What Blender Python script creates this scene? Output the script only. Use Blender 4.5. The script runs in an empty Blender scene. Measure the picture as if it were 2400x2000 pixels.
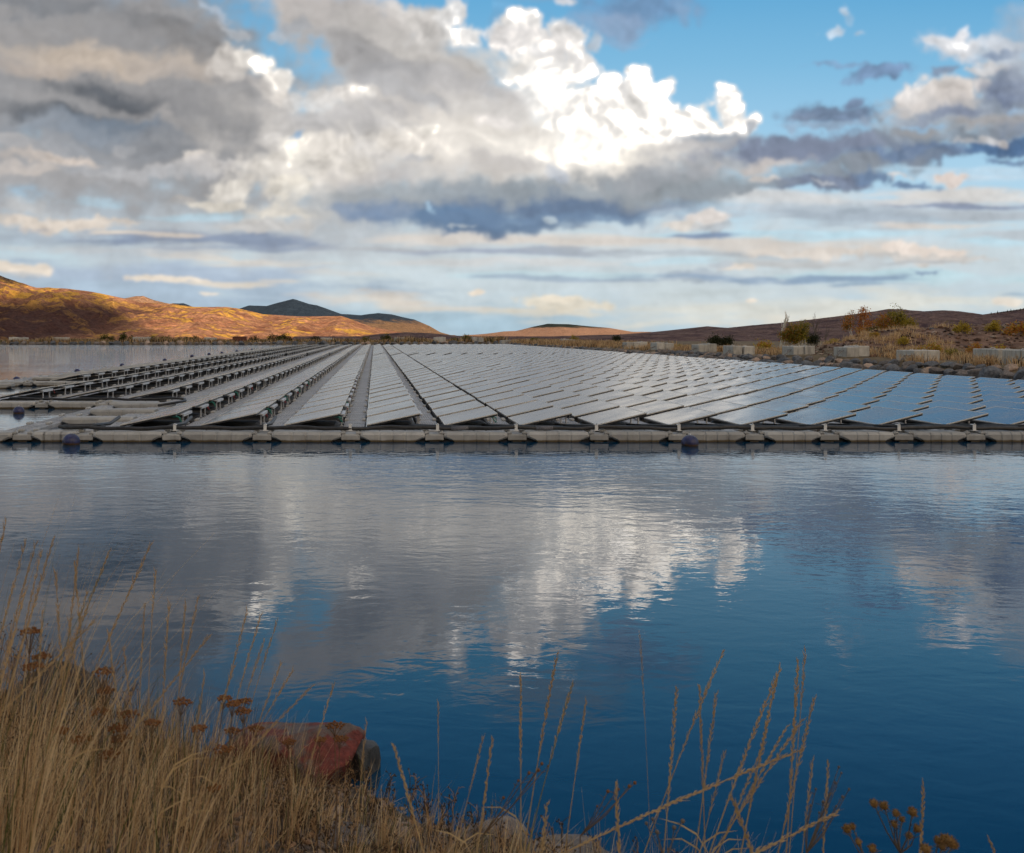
import bpy, math, random
import numpy as np
from mathutils import Vector, Matrix
rnd = random.Random(7)
S = bpy.context.scene
COL = S.collection
CAMZ, F, VX, VY = 1.98, 2250.0, 878.0, 785.0      # camera height; focal length and axis of the lens

# ------------------------------------------------------------------ helpers
def lin(c):
    c = c / 255.0
    return c / 12.92 if c <= 0.04045 else ((c + 0.055) / 1.055) ** 2.4
def L3(rgb, k=1.0): return tuple(lin(v) * k for v in rgb)
def at_z(px, py, z=0.0):
    Y = (CAMZ - z) * F / (py - VY)
    return ((px - VX) / F * Y, Y, z)
def at_y(px, py, Y):
    return ((px - VX) / F * Y, Y, CAMZ - (py - VY) / F * Y)
_T = np.random.RandomState(3).rand(256, 256)
def vnoise(x, y):
    x = np.asarray(x, float); y = np.asarray(y, float)
    xi = np.floor(x).astype(int); yi = np.floor(y).astype(int)
    fx = x - xi; fy = y - yi
    fx = fx * fx * (3 - 2 * fx); fy = fy * fy * (3 - 2 * fy)
    a = _T[xi & 255, yi & 255]; b = _T[(xi + 1) & 255, yi & 255]
    c = _T[xi & 255, (yi + 1) & 255]; d = _T[(xi + 1) & 255, (yi + 1) & 255]
    return (a * (1 - fx) + b * fx) * (1 - fy) + (c * (1 - fx) + d * fx) * fy
def fbm(x, y, o=5, g=0.5):
    s = 0; a = 1; t = 0
    for i in range(o):
        s = s + a * vnoise(x * 2 ** i + 17.3 * i, y * 2 ** i + 5.1 * i); t += a; a *= g
    return s / t
def ridged(x, y, o=5, g=0.5):
    s = 0; a = 1; t = 0
    for i in range(o):
        s = s + a * (1 - np.abs(2 * vnoise(x * 2 ** i + 9.7 * i, y * 2 ** i + 3.3 * i) - 1)); t += a; a *= g
    return s / t
class MB:
    """collects vertices, faces and material slots for ONE mesh"""
    def __init__(s): s.v = []; s.f = []; s.m = []; s.n = 0
    def add(s, V, Fc, mi=0):
        n = s.n; s.v.extend([tuple(p) for p in V]); s.n += len(V)
        s.f.extend([tuple(i + n for i in q) for q in Fc]); s.m.extend([mi] * len(Fc))
    def box(s, x0, x1, y0, y1, z0, z1, mi=0, ch=0.0):
        if ch <= 0:
            V = [(x0,y0,z0),(x1,y0,z0),(x1,y1,z0),(x0,y1,z0),(x0,y0,z1),(x1,y0,z1),(x1,y1,z1),(x0,y1,z1)]
            s.add(V, [(0,3,2,1),(4,5,6,7),(0,1,5,4),(1,2,6,5),(2,3,7,6),(3,0,4,7)], mi)
        else:
            c = ch
            V = []
            for (z, k) in ((z0, c), (z0 + c, 0), (z1 - c, 0), (z1, c)):
                V += [(x0+k,y0+k,z),(x1-k,y0+k,z),(x1-k,y1-k,z),(x0+k,y1-k,z)]
            Fc = [(3,2,1,0),(12,13,14,15)]
            for r in range(3):
                for k in range(4):
                    a = r*4+k; b = r*4+(k+1)%4
                    Fc.append((a, b, b+4, a+4))
            s.add(V, Fc, mi)
    def tube(s, P, R, n=6, mi=0, cap=True):
        P = [Vector(p) for p in P]
        if not hasattr(R, '__len__'): R = [R] * len(P)
        V = []
        for i, p in enumerate(P):
            t = (P[min(i+1, len(P)-1)] - P[max(i-1, 0)])
            if t.length < 1e-9: t = Vector((0,0,1))
            t.normalize()
            u = t.cross(Vector((0,0,1)) if abs(t.z) < .9 else Vector((1,0,0))).normalized(); w = t.cross(u)
            for k in range(n):
                a = 2 * math.pi * k / n
                V.append(p + (u * math.cos(a) + w * math.sin(a)) * R[i])
        Fc = []
        for i in range(len(P) - 1):
            for k in range(n):
                a = i*n+k; b = i*n+(k+1) % n
                Fc.append((a, b, b+n, a+n))
        if cap and n > 2:
            Fc.append(tuple(range(n-1, -1, -1))); Fc.append(tuple(range((len(P)-1)*n, len(P)*n)))
        s.add(V, Fc, mi)
    def ball(s, c, r, nu=8, nv=6, mi=0, sq=(1,1,1)):
        V = [(c[0], c[1], c[2] - r*sq[2])]
        for j in range(1, nv):
            a = -math.pi/2 + math.pi*j/nv
            for i in range(nu):
                b = 2*math.pi*i/nu
                V.append((c[0]+r*sq[0]*math.cos(a)*math.cos(b), c[1]+r*sq[1]*math.cos(a)*math.sin(b), c[2]+r*sq[2]*math.sin(a)))
        V.append((c[0], c[1], c[2] + r*sq[2]))
        Fc = []
        for i in range(nu):
            Fc.append((0, 1+(i+1)%nu, 1+i)); l = 1+(nv-2)*nu
            Fc.append((l+i, l+(i+1)%nu, len(V)-1))
            for j in range(nv-2):
                a = 1+j*nu+i; b = 1+j*nu+(i+1)%nu
                Fc.append((a, b, b+nu, a+nu))
        s.add(V, Fc, mi)
    def mesh(s, name, mats, smooth=False):
        me = bpy.data.meshes.new(name); me.from_pydata(s.v, [], s.f)
        if not isinstance(mats, (list, tuple)): mats = [mats]
        for m in mats: me.materials.append(m)
        me.polygons.foreach_set('material_index', s.m)
        me.polygons.foreach_set('use_smooth', [smooth] * len(s.f))
        me.update(); return me
    def build(s, name, mats, parent=None, smooth=False, loc=(0,0,0)):
        return link(name, s.mesh(name, mats, smooth), parent, loc)
def link(name, me, parent=None, loc=(0,0,0)):
    o = bpy.data.objects.new(name, me); COL.objects.link(o); o.location = loc
    if parent: o.parent = parent
    return o
def np_mesh(name, V, Q, mats, mi=None, smooth=False):
    me = bpy.data.meshes.new(name)
    k = Q.shape[1]
    me.vertices.add(len(V)); me.vertices.foreach_set('co', np.asarray(V, np.float32).ravel())
    me.loops.add(Q.size); me.loops.foreach_set('vertex_index', np.asarray(Q, np.int32).ravel())
    me.polygons.add(len(Q)); me.polygons.foreach_set('loop_start', np.arange(0, Q.size, k, dtype=np.int32))
    if not isinstance(mats, (list, tuple)): mats = [mats]
    for m in mats: me.materials.append(m)
    if mi is not None: me.polygons.foreach_set('material_index', np.asarray(mi, np.int32))
    me.polygons.foreach_set('use_smooth', [smooth] * len(Q))
    me.update(calc_edges=True); me.validate(); return me
def empty(name, loc, rz=0.0):
    o = bpy.data.objects.new(name, None); COL.objects.link(o)
    o.location = loc; o.rotation_euler = (0, 0, rz); o.empty_display_size = .1
    return o
def tag(o, label=None, cat=None, group=None, kind=None):
    if label: o['label'] = label
    if cat: o['category'] = cat
    if group: o['group'] = group
    if kind: o['kind'] = kind
    return o
def children_copy(src, dst):
    for ch in list(src.children):
        c = ch.copy(); COL.objects.link(c); c.parent = dst
        for g in list(ch.children):
            d = g.copy(); COL.objects.link(d); d.parent = c
def dup(root, loc, rz=None):
    r = root.copy(); COL.objects.link(r); r.location = loc
    if rz is not None: r.rotation_euler = (0, 0, rz)
    children_copy(root, r); return r
ONES = ['', 'first','second','third','fourth','fifth','sixth','seventh','eighth','ninth','tenth','eleventh','twelfth','thirteenth','fourteenth','fifteenth','sixteenth','seventeenth','eighteenth','nineteenth']
TENS = {2:('twentieth','twenty'),3:('thirtieth','thirty'),4:('fortieth','forty'),5:('fiftieth','fifty'),6:('sixtieth','sixty'),7:('seventieth','seventy'),8:('eightieth','eighty'),9:('ninetieth','ninety')}
def ordw(n):
    if n >= 100: return 'one hundredth' if n == 100 else 'one hundred and ' + ordw(n - 100)
    if n < 20: return ONES[n]
    a, b = divmod(n, 10)
    return TENS[a][0] if b == 0 else TENS[a][1] + '-' + ONES[b]

# ------------------------------------------------------------------ materials
class G:
    def __init__(s, nt): s.t = nt
    def n(s, typ, **kw):
        nd = s.t.nodes.new(typ)
        for k, v in kw.items():
            if hasattr(nd, k) and k not in nd.inputs: setattr(nd, k, v)
            else: s.set(nd, k, v)
        return nd
    def set(s, nd, k, v):
        i = nd.inputs[k]
        if isinstance(v, bpy.types.NodeSocket): s.t.links.new(v, i)
        else: i.default_value = v
    def m(s, op, a, b=0.0, c=0.0, clamp=False):
        nd = s.t.nodes.new('ShaderNodeMath'); nd.operation = op; nd.use_clamp = clamp
        s.set(nd, 0, a); s.set(nd, 1, b)
        if op in ('MULTIPLY_ADD', 'SMOOTH_MAX', 'SMOOTH_MIN'): s.set(nd, 2, c)
        return nd.outputs[0]
    def vm(s, op, a, b=(0,0,0), sc=None):
        nd = s.t.nodes.new('ShaderNodeVectorMath'); nd.operation = op
        s.set(nd, 0, a)
        if op not in ('LENGTH', 'SCALE'): s.set(nd, 1, b)
        if sc is not None: s.set(nd, 'Scale', sc)
        return nd.outputs['Value'] if op == 'LENGTH' else nd.outputs['Vector']
    def mix(s, f, a, b, bt='MIX'):
        nd = s.t.nodes.new('ShaderNodeMix'); nd.data_type = 'RGBA'; nd.blend_type = bt
        s.set(nd, 0, f)
        for k, v in ((6, a), (7, b)):
            if not isinstance(v, bpy.types.NodeSocket): v = (*v[:3], 1.0)
            s.set(nd, k, v)
        return nd.outputs[2]
    def mr(s, v, a, b, c=0.0, d=1.0, sm=True):
        nd = s.t.nodes.new('ShaderNodeMapRange'); nd.interpolation_type = 'SMOOTHSTEP' if sm else 'LINEAR'
        s.set(nd, 0, v); s.set(nd, 1, a); s.set(nd, 2, b); s.set(nd, 3, c); s.set(nd, 4, d)
        return nd.outputs[0]
    def noise(s, vec, scale, detail=4, rough=.55, col=False, dist=0.0):
        nd = s.t.nodes.new('ShaderNodeTexNoise')
        if vec is not None: s.set(nd, 'Vector', vec)
        nd.inputs['Scale'].default_value = scale; nd.inputs['Detail'].default_value = detail
        nd.inputs['Roughness'].default_value = rough; nd.inputs['Distortion'].default_value = dist
        return nd.outputs['Color' if col else 'Fac']
    def ramp(s, f, stops, interp='LINEAR'):
        nd = s.t.nodes.new('ShaderNodeValToRGB'); nd.color_ramp.interpolation = interp; s.set(nd, 0, f)
        e = nd.color_ramp.elements
        while len(e) < len(stops): e.new(0.5)
        for i, (p, c) in enumerate(stops): e[i].position = p; e[i].color = (*c[:3], 1)
        return nd.outputs[0]
def material(name):
    m = bpy.data.materials.new(name); m.use_nodes = True
    g = G(m.node_tree); b = m.node_tree.nodes['Principled BSDF']
    return m, g, b
def pos(g): return g.n('ShaderNodeNewGeometry').outputs['Position']
def objc(g): return g.n('ShaderNodeTexCoord').outputs['Object']
def bump(g, b, h, strength=.3, dist=.02):
    nd = g.n('ShaderNodeBump'); nd.inputs['Strength'].default_value = strength; nd.inputs['Distance'].default_value = dist
    g.set(nd, 'Height', h); g.set(b, 'Normal', nd.outputs[0])
def simple(name, c1, c2, scale=8, rough=.6, metal=0.0, detail=5, bs=0.0, bd=.01, vary=0.0, space='obj', lo=.35, hi=.65, ior=1.5):
    """two-tone noise material; vary = random brightness from object to object"""
    m, g, b = material(name)
    v = objc(g) if space == 'obj' else pos(g)
    n = g.noise(v, scale, detail)
    c = g.ramp(n, [(lo, c1), (hi, c2)])
    if vary:
        r = g.n('ShaderNodeObjectInfo').outputs['Random']
        k = g.mr(r, 0, 1, 1 - vary, 1 + vary, False)
        c = g.vm('SCALE', c, sc=k)
    g.set(b, 'Base Color', c); b.inputs['Roughness'].default_value = rough; b.inputs['Metallic'].default_value = metal
    b.inputs['IOR'].default_value = ior
    if bs: bump(g, b, g.noise(v, scale * 3, 6), bs, bd)
    return m
# ------------------------------------------------------------------ sky and sun
SUN_EL, SUN_AZ = math.radians(8.0), math.atan2(.25, -1.0)       # azimuth measured from +Y towards +X: behind and to the right
SUN_DIR = Vector((math.sin(SUN_AZ) * math.cos(SUN_EL), math.cos(SUN_AZ) * math.cos(SUN_EL), math.sin(SUN_EL)))
# cloud bodies: centre and radii in units of the view, tilt, colour, opacity, kind of edge
BLOBS = [
 # low thin cloud
 (1200,690,2300,150,0,(190,206,218),.8,'S'), (1500,590,1500,90,0,(206,214,222),.75,'S'),
 (1300,660,1700,120,0,(202,214,222),.75,'W'), (300,690,620,90,0,(168,187,206),.85,'W'), (1000,760,700,45,0,(165,192,208),.8,'W'),
 (1950,725,560,42,-2,(224,224,218),.85,'W'), (2000,762,420,16,0,(232,224,208),.6,'W'), (1700,690,300,25,0,(205,216,222),.8,'W'),
 (420,640,420,26,0,(178,193,212),.7,'W'), (300,588,330,10,1,(214,208,206),.7,'W'), (480,606,260,6,1,(226,216,206),.7,'W'), (650,618,180,7,1,(222,214,206),.7,'W'),
 (820,640,120,12,0,(214,210,206),.6,'W'), (900,705,170,14,4,(222,212,202),.85,'W'), (1010,720,180,8,2,(218,212,204),.8,'W'),
 (1250,648,300,10,0,(200,226,234),.7,'W'), (1280,655,200,7,2,(160,176,196),.7,'W'),
 (50,631,82,21,8,(232,220,205),1,'P'), (20,645,110,9,0,(176,184,198),.7,'W'), (395,657,115,9,4,(242,230,214),1,'P'), (500,668,110,6,3,(228,218,206),.9,'W'), (660,664,60,6,0,(218,212,206),.7,'W'), (497,692,28,6,0,(232,222,208),1,'P'),
 (1330,712,125,22,4,(226,218,204),.95,'P'), (1310,698,45,14,0,(236,226,208),.95,'P'), (1250,730,150,10,0,(222,214,200),.8,'W'), (1115,684,22,6,0,(232,220,204),1,'P'),
 # left middle
 (300,500,650,110,0,(180,188,202),.9,'S'), (700,520,500,90,0,(186,190,200),.8,'S'),
 (40,432,80,22,0,(150,196,226),.8,'W'), (230,474,130,9,2,(186,214,230),.85,'W'), (470,508,150,8,0,(186,214,228),.8,'W'), (340,425,40,14,0,(170,205,228),.7,'W'),
 (150,448,200,26,6,(164,170,188),.8,'S'), (60,492,110,16,0,(204,200,204),.7,'S'), (150,525,170,20,2,(222,210,200),.95,'Q'), (250,515,90,10,0,(228,216,206),.9,'Q'), (60,560,200,14,0,(170,180,198),.8,'W'),
 (480,560,340,15,2,(138,152,176),.9,'W'), (620,582,240,9,0,(150,163,184),.8,'W'), (290,548,90,5,2,(228,216,204),.9,'W'), (400,552,80,6,0,(222,210,200),.9,'W'),
 (430,470,30,13,0,(224,214,208),.95,'P'), (440,482,60,10,0,(196,196,204),.7,'S'),
 # middle streets
 (1250,560,480,16,1,(224,216,212),.9,'W'), (1150,589,420,9,1,(158,168,188),.8,'W'), (900,582,200,8,0,(182,180,190),.8,'W'),
 (1700,574,460,20,1,(216,209,206),.9,'W'), (1600,596,360,8,1,(176,180,194),.8,'W'), (1300,612,520,10,0,(214,214,216),.7,'W'),
 (1900,548,500,12,0,(192,224,238),.85,'W'), (2300,565,200,14,0,(192,224,238),.8,'W'), (2150,650,300,18,0,(194,223,232),.85,'W'), (1600,612,160,10,0,(194,222,234),.8,'W'),
 (1950,592,260,15,1,(216,206,202),.95,'Q'), (2130,584,70,16,0,(236,224,214),1,'P'), (2215,595,60,13,0,(232,220,210),1,'P'), (2180,606,180,10,1,(204,196,198),.9,'Q'), (1900,612,220,11,0,(188,186,192),.8,'W'), (2130,616,160,6,0,(176,178,190),.8,'W'),
 (1730,628,60,14,0,(226,216,208),.9,'P'), (1690,620,40,12,0,(190,198,208),.9,'P'), (1620,640,100,16,0,(180,192,206),.85,'Q'), (1720,652,200,9,1,(152,172,194),.95,'W'), (1960,656,180,8,0,(146,168,192),.95,'W'), (2170,636,30,7,0,(148,168,192),.9,'Q'), (2060,668,90,4,0,(150,172,194),.8,'W'),
 (2380,690,60,6,0,(160,182,200),.8,'W'), (2365,704,40,9,0,(232,222,208),.9,'P'), (1758,703,14,5,0,(236,226,212),1,'P'),
 # right, lower veils
 (2000,490,560,46,0,(196,206,218),.95,'W'), (1850,462,420,16,0,(216,218,222),.9,'W'), (2250,462,260,14,0,(218,216,216),.9,'W'), (2050,512,420,22,0,(172,182,200),.95,'W'), (2330,505,200,18,0,(182,188,202),.9,'W'), (2290,482,160,5,1,(140,152,176),.9,'W'),
 (2350,552,200,14,0,(190,194,206),.85,'W'), (2230,530,190,7,0,(222,212,208),.8,'W'), (2280,418,180,16,0,(206,222,234),.7,'W'),
 # big left grey mass
 (150,200,560,260,12,(156,156,164),1,'S'), (420,330,330,110,8,(164,164,174),1,'S'), (60,400,330,80,0,(186,184,192),.95,'S'),
 (90,110,620,300,14,(158,156,160),1,'S'), (420,250,340,170,28,(158,156,158),1,'S'), (560,270,190,120,20,(164,162,164),.95,'S'),
 (100,6,260,24,6,(136,139,152),.8,'S'), (420,40,160,40,10,(160,158,160),.9,'S'), (350,60,120,20,10,(142,143,152),.8,'S'), (20,60,160,40,0,(166,163,163),.7,'S'),
 (230,140,290,36,6,(206,192,178),1,'S'), (60,160,160,24,4,(198,184,172),.8,'S'), (400,168,120,20,18,(192,182,174),.7,'S'), (430,110,110,34,16,(146,147,152),.8,'S'),
 (200,200,160,16,5,(150,148,152),.8,'S'), (60,215,110,18,0,(172,168,170),.8,'S'), (280,228,190,24,9,(104,107,122),.95,'S'), (100,262,190,20,4,(104,108,124),.95,'S'), (430,235,120,30,10,(152,150,153),.8,'S'),
 (200,300,260,30,4,(146,152,170),.85,'S'), (40,330,120,22,10,(200,194,194),.8,'Q'), (330,290,160,20,8,(124,130,152),.85,'S'), (150,345,180,28,6,(166,170,184),.7,'S'), (120,372,130,20,6,(218,204,194),.9,'Q'), (40,400,110,18,0,(214,202,194),.8,'Q'), (290,345,24,22,0,(206,202,204),.7,'Q'), (210,395,120,22,0,(176,180,192),.7,'S'),
 (420,345,180,45,8,(148,150,164),.85,'S'), (460,295,90,16,20,(186,180,178),.7,'S'), (580,320,170,60,8,(146,146,156),.9,'S'), (650,270,70,60,40,(168,167,170),.85,'S'), (455,368,40,13,-10,(228,220,212),.95,'Q'), (520,390,160,20,0,(206,202,200),.8,'Q'), (350,405,160,20,0,(192,190,194),.7,'Q'),
 (540,150,55,46,35,(206,200,194),.95,'P'), (575,140,34,26,0,(232,226,218),.9,'P'), (612,152,38,30,0,(250,246,240),1,'P'), (655,178,36,26,10,(250,246,240),1,'P'), (645,200,40,44,0,(240,234,226),.9,'P'), (665,225,22,30,0,(226,218,210),.7,'Q'), (600,205,50,26,30,(190,185,182),.8,'S'),
 (540,70,50,12,28,(196,202,212),.7,'Q'), (505,30,40,14,30,(186,196,214),.6,'Q'),
 # upper middle cloud
 (920,190,190,150,20,(188,185,184),1,'S'),
 (740,30,170,62,18,(208,199,192),.95,'S'), (870,100,230,90,24,(186,182,180),1,'S'), (960,130,230,80,10,(196,192,188),1,'S'), (820,100,110,30,20,(164,164,168),.9,'S'), (700,60,50,18,0,(178,184,196),.7,'S'), (900,150,180,34,14,(166,166,172),.9,'S'), (640,80,36,16,0,(196,196,206),.6,'Q'),
 (920,30,70,34,20,(214,207,202),.9,'S'), (1000,60,120,46,24,(212,208,204),.9,'Q'), (1060,36,44,44,0,(230,228,226),.95,'P'), (1090,85,40,36,0,(236,233,230),.95,'P'),
 (1180,45,24,44,0,(126,178,216),.5,'Q'),
 # centre whites
 (1220,52,54,40,0,(248,245,242),1,'P'), (1200,90,62,36,0,(246,242,240),1,'P'), (1320,95,60,46,0,(244,241,238),1,'P'), (1260,110,90,46,0,(240,236,233),.9,'P'), (1330,5,34,14,0,(236,236,238),.9,'P'),
 (1350,150,44,44,0,(238,235,233),.95,'P'), (1290,170,130,60,0,(246,242,238),.95,'P'), (1200,130,100,30,0,(222,218,212),.8,'S'), (1375,110,30,40,0,(206,208,216),.7,'Q'), (1300,130,70,16,20,(214,212,212),.6,'Q'),
 (1380,175,26,18,0,(246,244,242),1,'P'),
 (1000,320,440,120,0,(218,212,206),1,'S'), (1180,340,300,110,0,(234,228,220),.95,'S'), (800,330,200,100,0,(212,208,204),.95,'Q'), (700,400,170,60,0,(222,216,208),.95,'Q'),
 (1440,270,190,84,0,(252,249,245),1,'P'), (1680,318,90,36,0,(252,249,245),1,'P'), (1600,320,130,70,0,(252,249,245),1,'P'), (1432,196,38,30,0,(254,251,248),1,'P'), (1496,190,38,40,0,(254,251,248),1,'P'), (1470,225,80,40,0,(254,251,248),1,'P'), (1565,215,24,34,0,(254,251,248),1,'P'), (1570,262,40,46,0,(254,251,248),1,'P'),
 (1700,222,30,30,0,(254,251,248),1,'P'), (1708,262,32,48,-10,(254,251,247),1,'P'), (1640,284,44,30,0,(254,250,246),1,'P'), (1768,286,22,22,0,(252,248,244),1,'P'), (1740,300,50,26,0,(248,244,240),1,'P'), (1500,300,220,80,0,(252,248,243),.95,'P'),
 (1380,370,230,66,0,(251,246,238),.95,'S'), (1250,230,110,60,0,(250,247,243),.9,'S'), (1540,380,170,30,-14,(250,243,232),.9,'S'),
 (1000,188,170,26,4,(180,179,186),.9,'S'), (1120,215,120,40,10,(202,199,198),.85,'S'), (880,170,110,24,0,(170,171,178),.8,'S'), (960,220,110,20,20,(184,184,192),.85,'S'), (1140,250,110,34,10,(212,208,204),.8,'S'),
 (848,222,44,26,0,(246,241,234),.95,'P'), (815,225,40,24,0,(238,232,226),.9,'P'), (905,255,70,20,0,(186,184,190),.8,'S'), (830,285,70,24,10,(192,189,190),.7,'S'), (730,240,70,34,0,(222,218,214),.8,'Q'), (720,290,70,34,0,(196,194,196),.7,'S'),
 (950,330,90,34,0,(242,235,226),.9,'Q'), (1010,305,24,16,0,(252,246,236),.8,'P'), (700,355,46,40,0,(246,240,230),.95,'P'), (760,345,60,30,0,(236,229,220),.85,'Q'), (690,320,14,10,0,(120,176,222),.6,'Q'), (1150,280,40,16,0,(238,232,228),.7,'Q'),
 (770,440,60,50,0,(236,229,220),.95,'P'), (690,440,60,36,0,(230,223,214),.95,'P'), (540,445,66,30,0,(220,214,208),.9,'P'), (520,482,80,14,0,(224,217,208),.9,'P'), (700,500,110,26,0,(226,219,210),.9,'Q'), (800,500,90,44,0,(180,180,188),.85,'S'), (620,530,160,18,0,(206,202,202),.8,'Q'),
 (980,375,50,14,0,(188,190,200),.8,'Q'), (1180,385,120,24,0,(202,198,196),.85,'S'), (1040,410,240,36,0,(204,199,194),.8,'S'), (900,420,150,34,0,(196,193,192),.8,'S'),
 (1440,418,260,22,-2,(238,230,220),.6,'S'),
 # slate undersides
 (960,470,240,44,4,(166,170,180),.9,'S'), (1350,450,330,40,-3,(158,162,174),.95,'S'), (1120,450,180,34,4,(152,158,172),.9,'S'), (1330,485,300,30,-1,(106,126,154),.95,'S'), (1050,510,200,30,2,(104,132,164),.95,'S'), (1180,532,200,18,0,(102,126,156),.9,'S'), (880,500,70,30,0,(128,148,176),.8,'S'), (1250,510,330,16,0,(112,136,166),.8,'S'),
 (1006,488,10,16,0,(176,206,228),.6,'Q'), (1080,527,36,5,0,(196,206,216),.7,'Q'), (1285,517,26,9,0,(192,206,218),.8,'Q'), (1310,405,30,24,0,(172,184,202),.6,'Q'),
 (1600,440,200,34,-5,(150,152,166),.9,'S'), (1740,370,190,38,-5,(176,174,180),.9,'S'), (1700,330,110,22,0,(150,154,170),.95,'Q'), (1765,300,22,22,0,(162,166,180),.8,'Q'), (1850,345,210,34,-3,(128,138,160),.95,'Q'), (1650,345,90,18,-10,(190,186,188),.8,'S'), (1560,410,190,20,-8,(164,164,174),.7,'S'),
 (1960,272,130,34,0,(118,136,162),.98,'Q'), (2000,240,30,16,-20,(120,138,166),.95,'P'), (1880,280,50,16,0,(132,148,172),.8,'Q'), (1940,300,120,12,0,(150,166,188),.7,'Q'), (2070,172,90,19,-6,(122,148,182),.95,'Q'), (1970,155,70,7,-4,(136,164,198),.7,'Q'), (2010,192,50,8,0,(128,154,188),.6,'Q'),
 # right mass
 (2200,265,160,60,-6,(168,170,184),.9,'Q'), (2340,240,150,110,0,(156,160,176),.95,'Q'), (2300,120,130,40,10,(206,212,222),.85,'Q'), (2250,108,70,24,10,(226,226,230),.9,'Q'), (2190,95,26,14,0,(222,224,230),.9,'P'), (2260,84,20,16,0,(230,230,234),.9,'P'), (2360,110,70,20,6,(214,218,226),.8,'Q'), (2350,130,80,10,-10,(132,152,182),.8,'Q'),
 (2230,205,90,36,0,(222,214,208),.95,'P'), (2140,230,44,34,0,(226,220,216),.95,'P'), (2300,160,70,14,-6,(218,212,212),.8,'Q'), (2210,240,100,20,-10,(208,200,198),.8,'S'), (2200,170,40,14,-20,(140,150,172),.8,'Q'), (2370,205,90,54,-10,(118,130,154),.95,'Q'), (2240,268,90,18,-6,(130,140,162),.85,'S'), (2180,300,60,8,0,(150,190,222),.7,'Q'), (2380,262,20,16,0,(160,192,222),.6,'Q'),
 (2150,330,260,26,-4,(140,144,160),.95,'Q'), (2330,290,170,20,-8,(164,156,164),.9,'S'), (1950,360,200,34,-3,(128,138,160),.95,'S'), (2160,362,230,24,-4,(108,126,154),.95,'Q'), (2300,352,60,18,0,(84,114,152),.9,'Q'), (2390,340,60,20,0,(80,112,152),.95,'Q'), (2310,330,26,9,15,(210,206,208),.8,'P'), (2345,338,14,10,0,(216,208,206),.85,'P'), (2260,335,40,7,0,(190,186,194),.7,'Q'), (2350,375,80,10,0,(110,134,166),.85,'Q'),
 (2000,395,190,22,-5,(140,142,158),.95,'S'), (1800,385,110,16,-4,(206,198,194),.8,'S'), (1930,428,170,20,-4,(124,134,156),.95,'Q'), (2060,412,60,16,0,(112,134,164),.95,'Q'), (1780,420,50,10,0,(216,208,202),.8,'Q'), (1930,430,22,6,0,(210,212,218),.7,'Q'), (1700,445,140,16,-3,(150,154,170),.85,'S'), (2140,431,46,9,3,(118,144,176),.95,'Q'), (2225,420,48,10,0,(236,220,210),.9,'Q'), (2110,410,24,8,0,(224,212,208),.8,'Q'), (2250,395,160,8,0,(196,220,236),.7,'W'),
 (1650,508,64,24,0,(232,224,218),.95,'P'), (1610,530,60,14,0,(226,218,212),.9,'P'), (1670,530,50,16,0,(184,188,200),.9,'Q'), (1640,552,80,9,0,(134,152,180),.95,'W'),
 # dark shred at the top and beyond it
 (1500,26,160,42,0,(118,150,186),.9,'S'), (1420,66,90,34,0,(146,166,194),.8,'S'), (1450,100,90,10,0,(150,178,208),.5,'S'), (1620,40,40,30,0,(140,164,194),.6,'S'),
 (1948,80,26,10,-15,(208,220,232),.8,'Q'), (1972,24,12,12,0,(206,218,230),.7,'Q'), (2005,78,14,8,-30,(198,214,230),.7,'Q'), (1980,45,12,20,0,(180,206,228),.4,'Q'),
 (1300,-60,170,60,0,(150,158,172),.7,'S'), (1120,-40,90,34,0,(216,212,208),.5,'Q'), (200,-120,420,110,0,(160,160,168),.85,'S'), (2500,120,160,120,0,(180,186,200),.8,'S'), (-250,300,320,260,0,(170,170,178),.9,'S'), (2700,330,300,90,0,(130,142,164),.9,'S'),
]

def make_world():
    w = bpy.data.worlds.new('World'); S.world = w; w.use_nodes = True
    g = G(w.node_tree); bg = w.node_tree.nodes['Background']; K = 10.0
    sky = g.n('ShaderNodeTexSky'); sky.sky_type = 'NISHITA'; sky.sun_disc = False
    sky.sun_elevation = SUN_EL; sky.sun_rotation = SUN_AZ; sky.air_density = 1.0; sky.dust_density = .6; sky.ozone_density = 1.5
    d = g.n('ShaderNodeTexCoord').outputs['Generated']
    x, y, z = g.n('ShaderNodeSeparateXYZ', Vector=d).outputs
    az = g.m('ADD', g.m('ABSOLUTE', z), .12)
    q = g.vm('DIVIDE', d, g.n('ShaderNodeCombineXYZ', X=az, Y=az, Z=1.0).outputs[0])
    gn = g.noise(q, .9, 6, .58)
    gcol = g.mix(g.mr(gn, .5, .72), L3((206, 202, 196), K), L3((130, 134, 146), K))
    back = g.mix(g.mr(y, .2, -.9), gcol, L3((196, 176, 152), K * 2.25))
    g.set(bg, 'Color', g.mix(g.mr(gn, .46, .56), sky.outputs[0], back)); bg.inputs['Strength'].default_value = .1
    sun = bpy.data.lights.new('sun', 'SUN'); sun.energy = 5.0; sun.angle = math.radians(.4); sun.color = (1, .80, .56)
    o = bpy.data.objects.new('sun', sun); COL.objects.link(o)
    o.rotation_euler = SUN_DIR.to_track_quat('Z', 'Y').to_euler(); o.location = (0, -20, 30)
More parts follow.
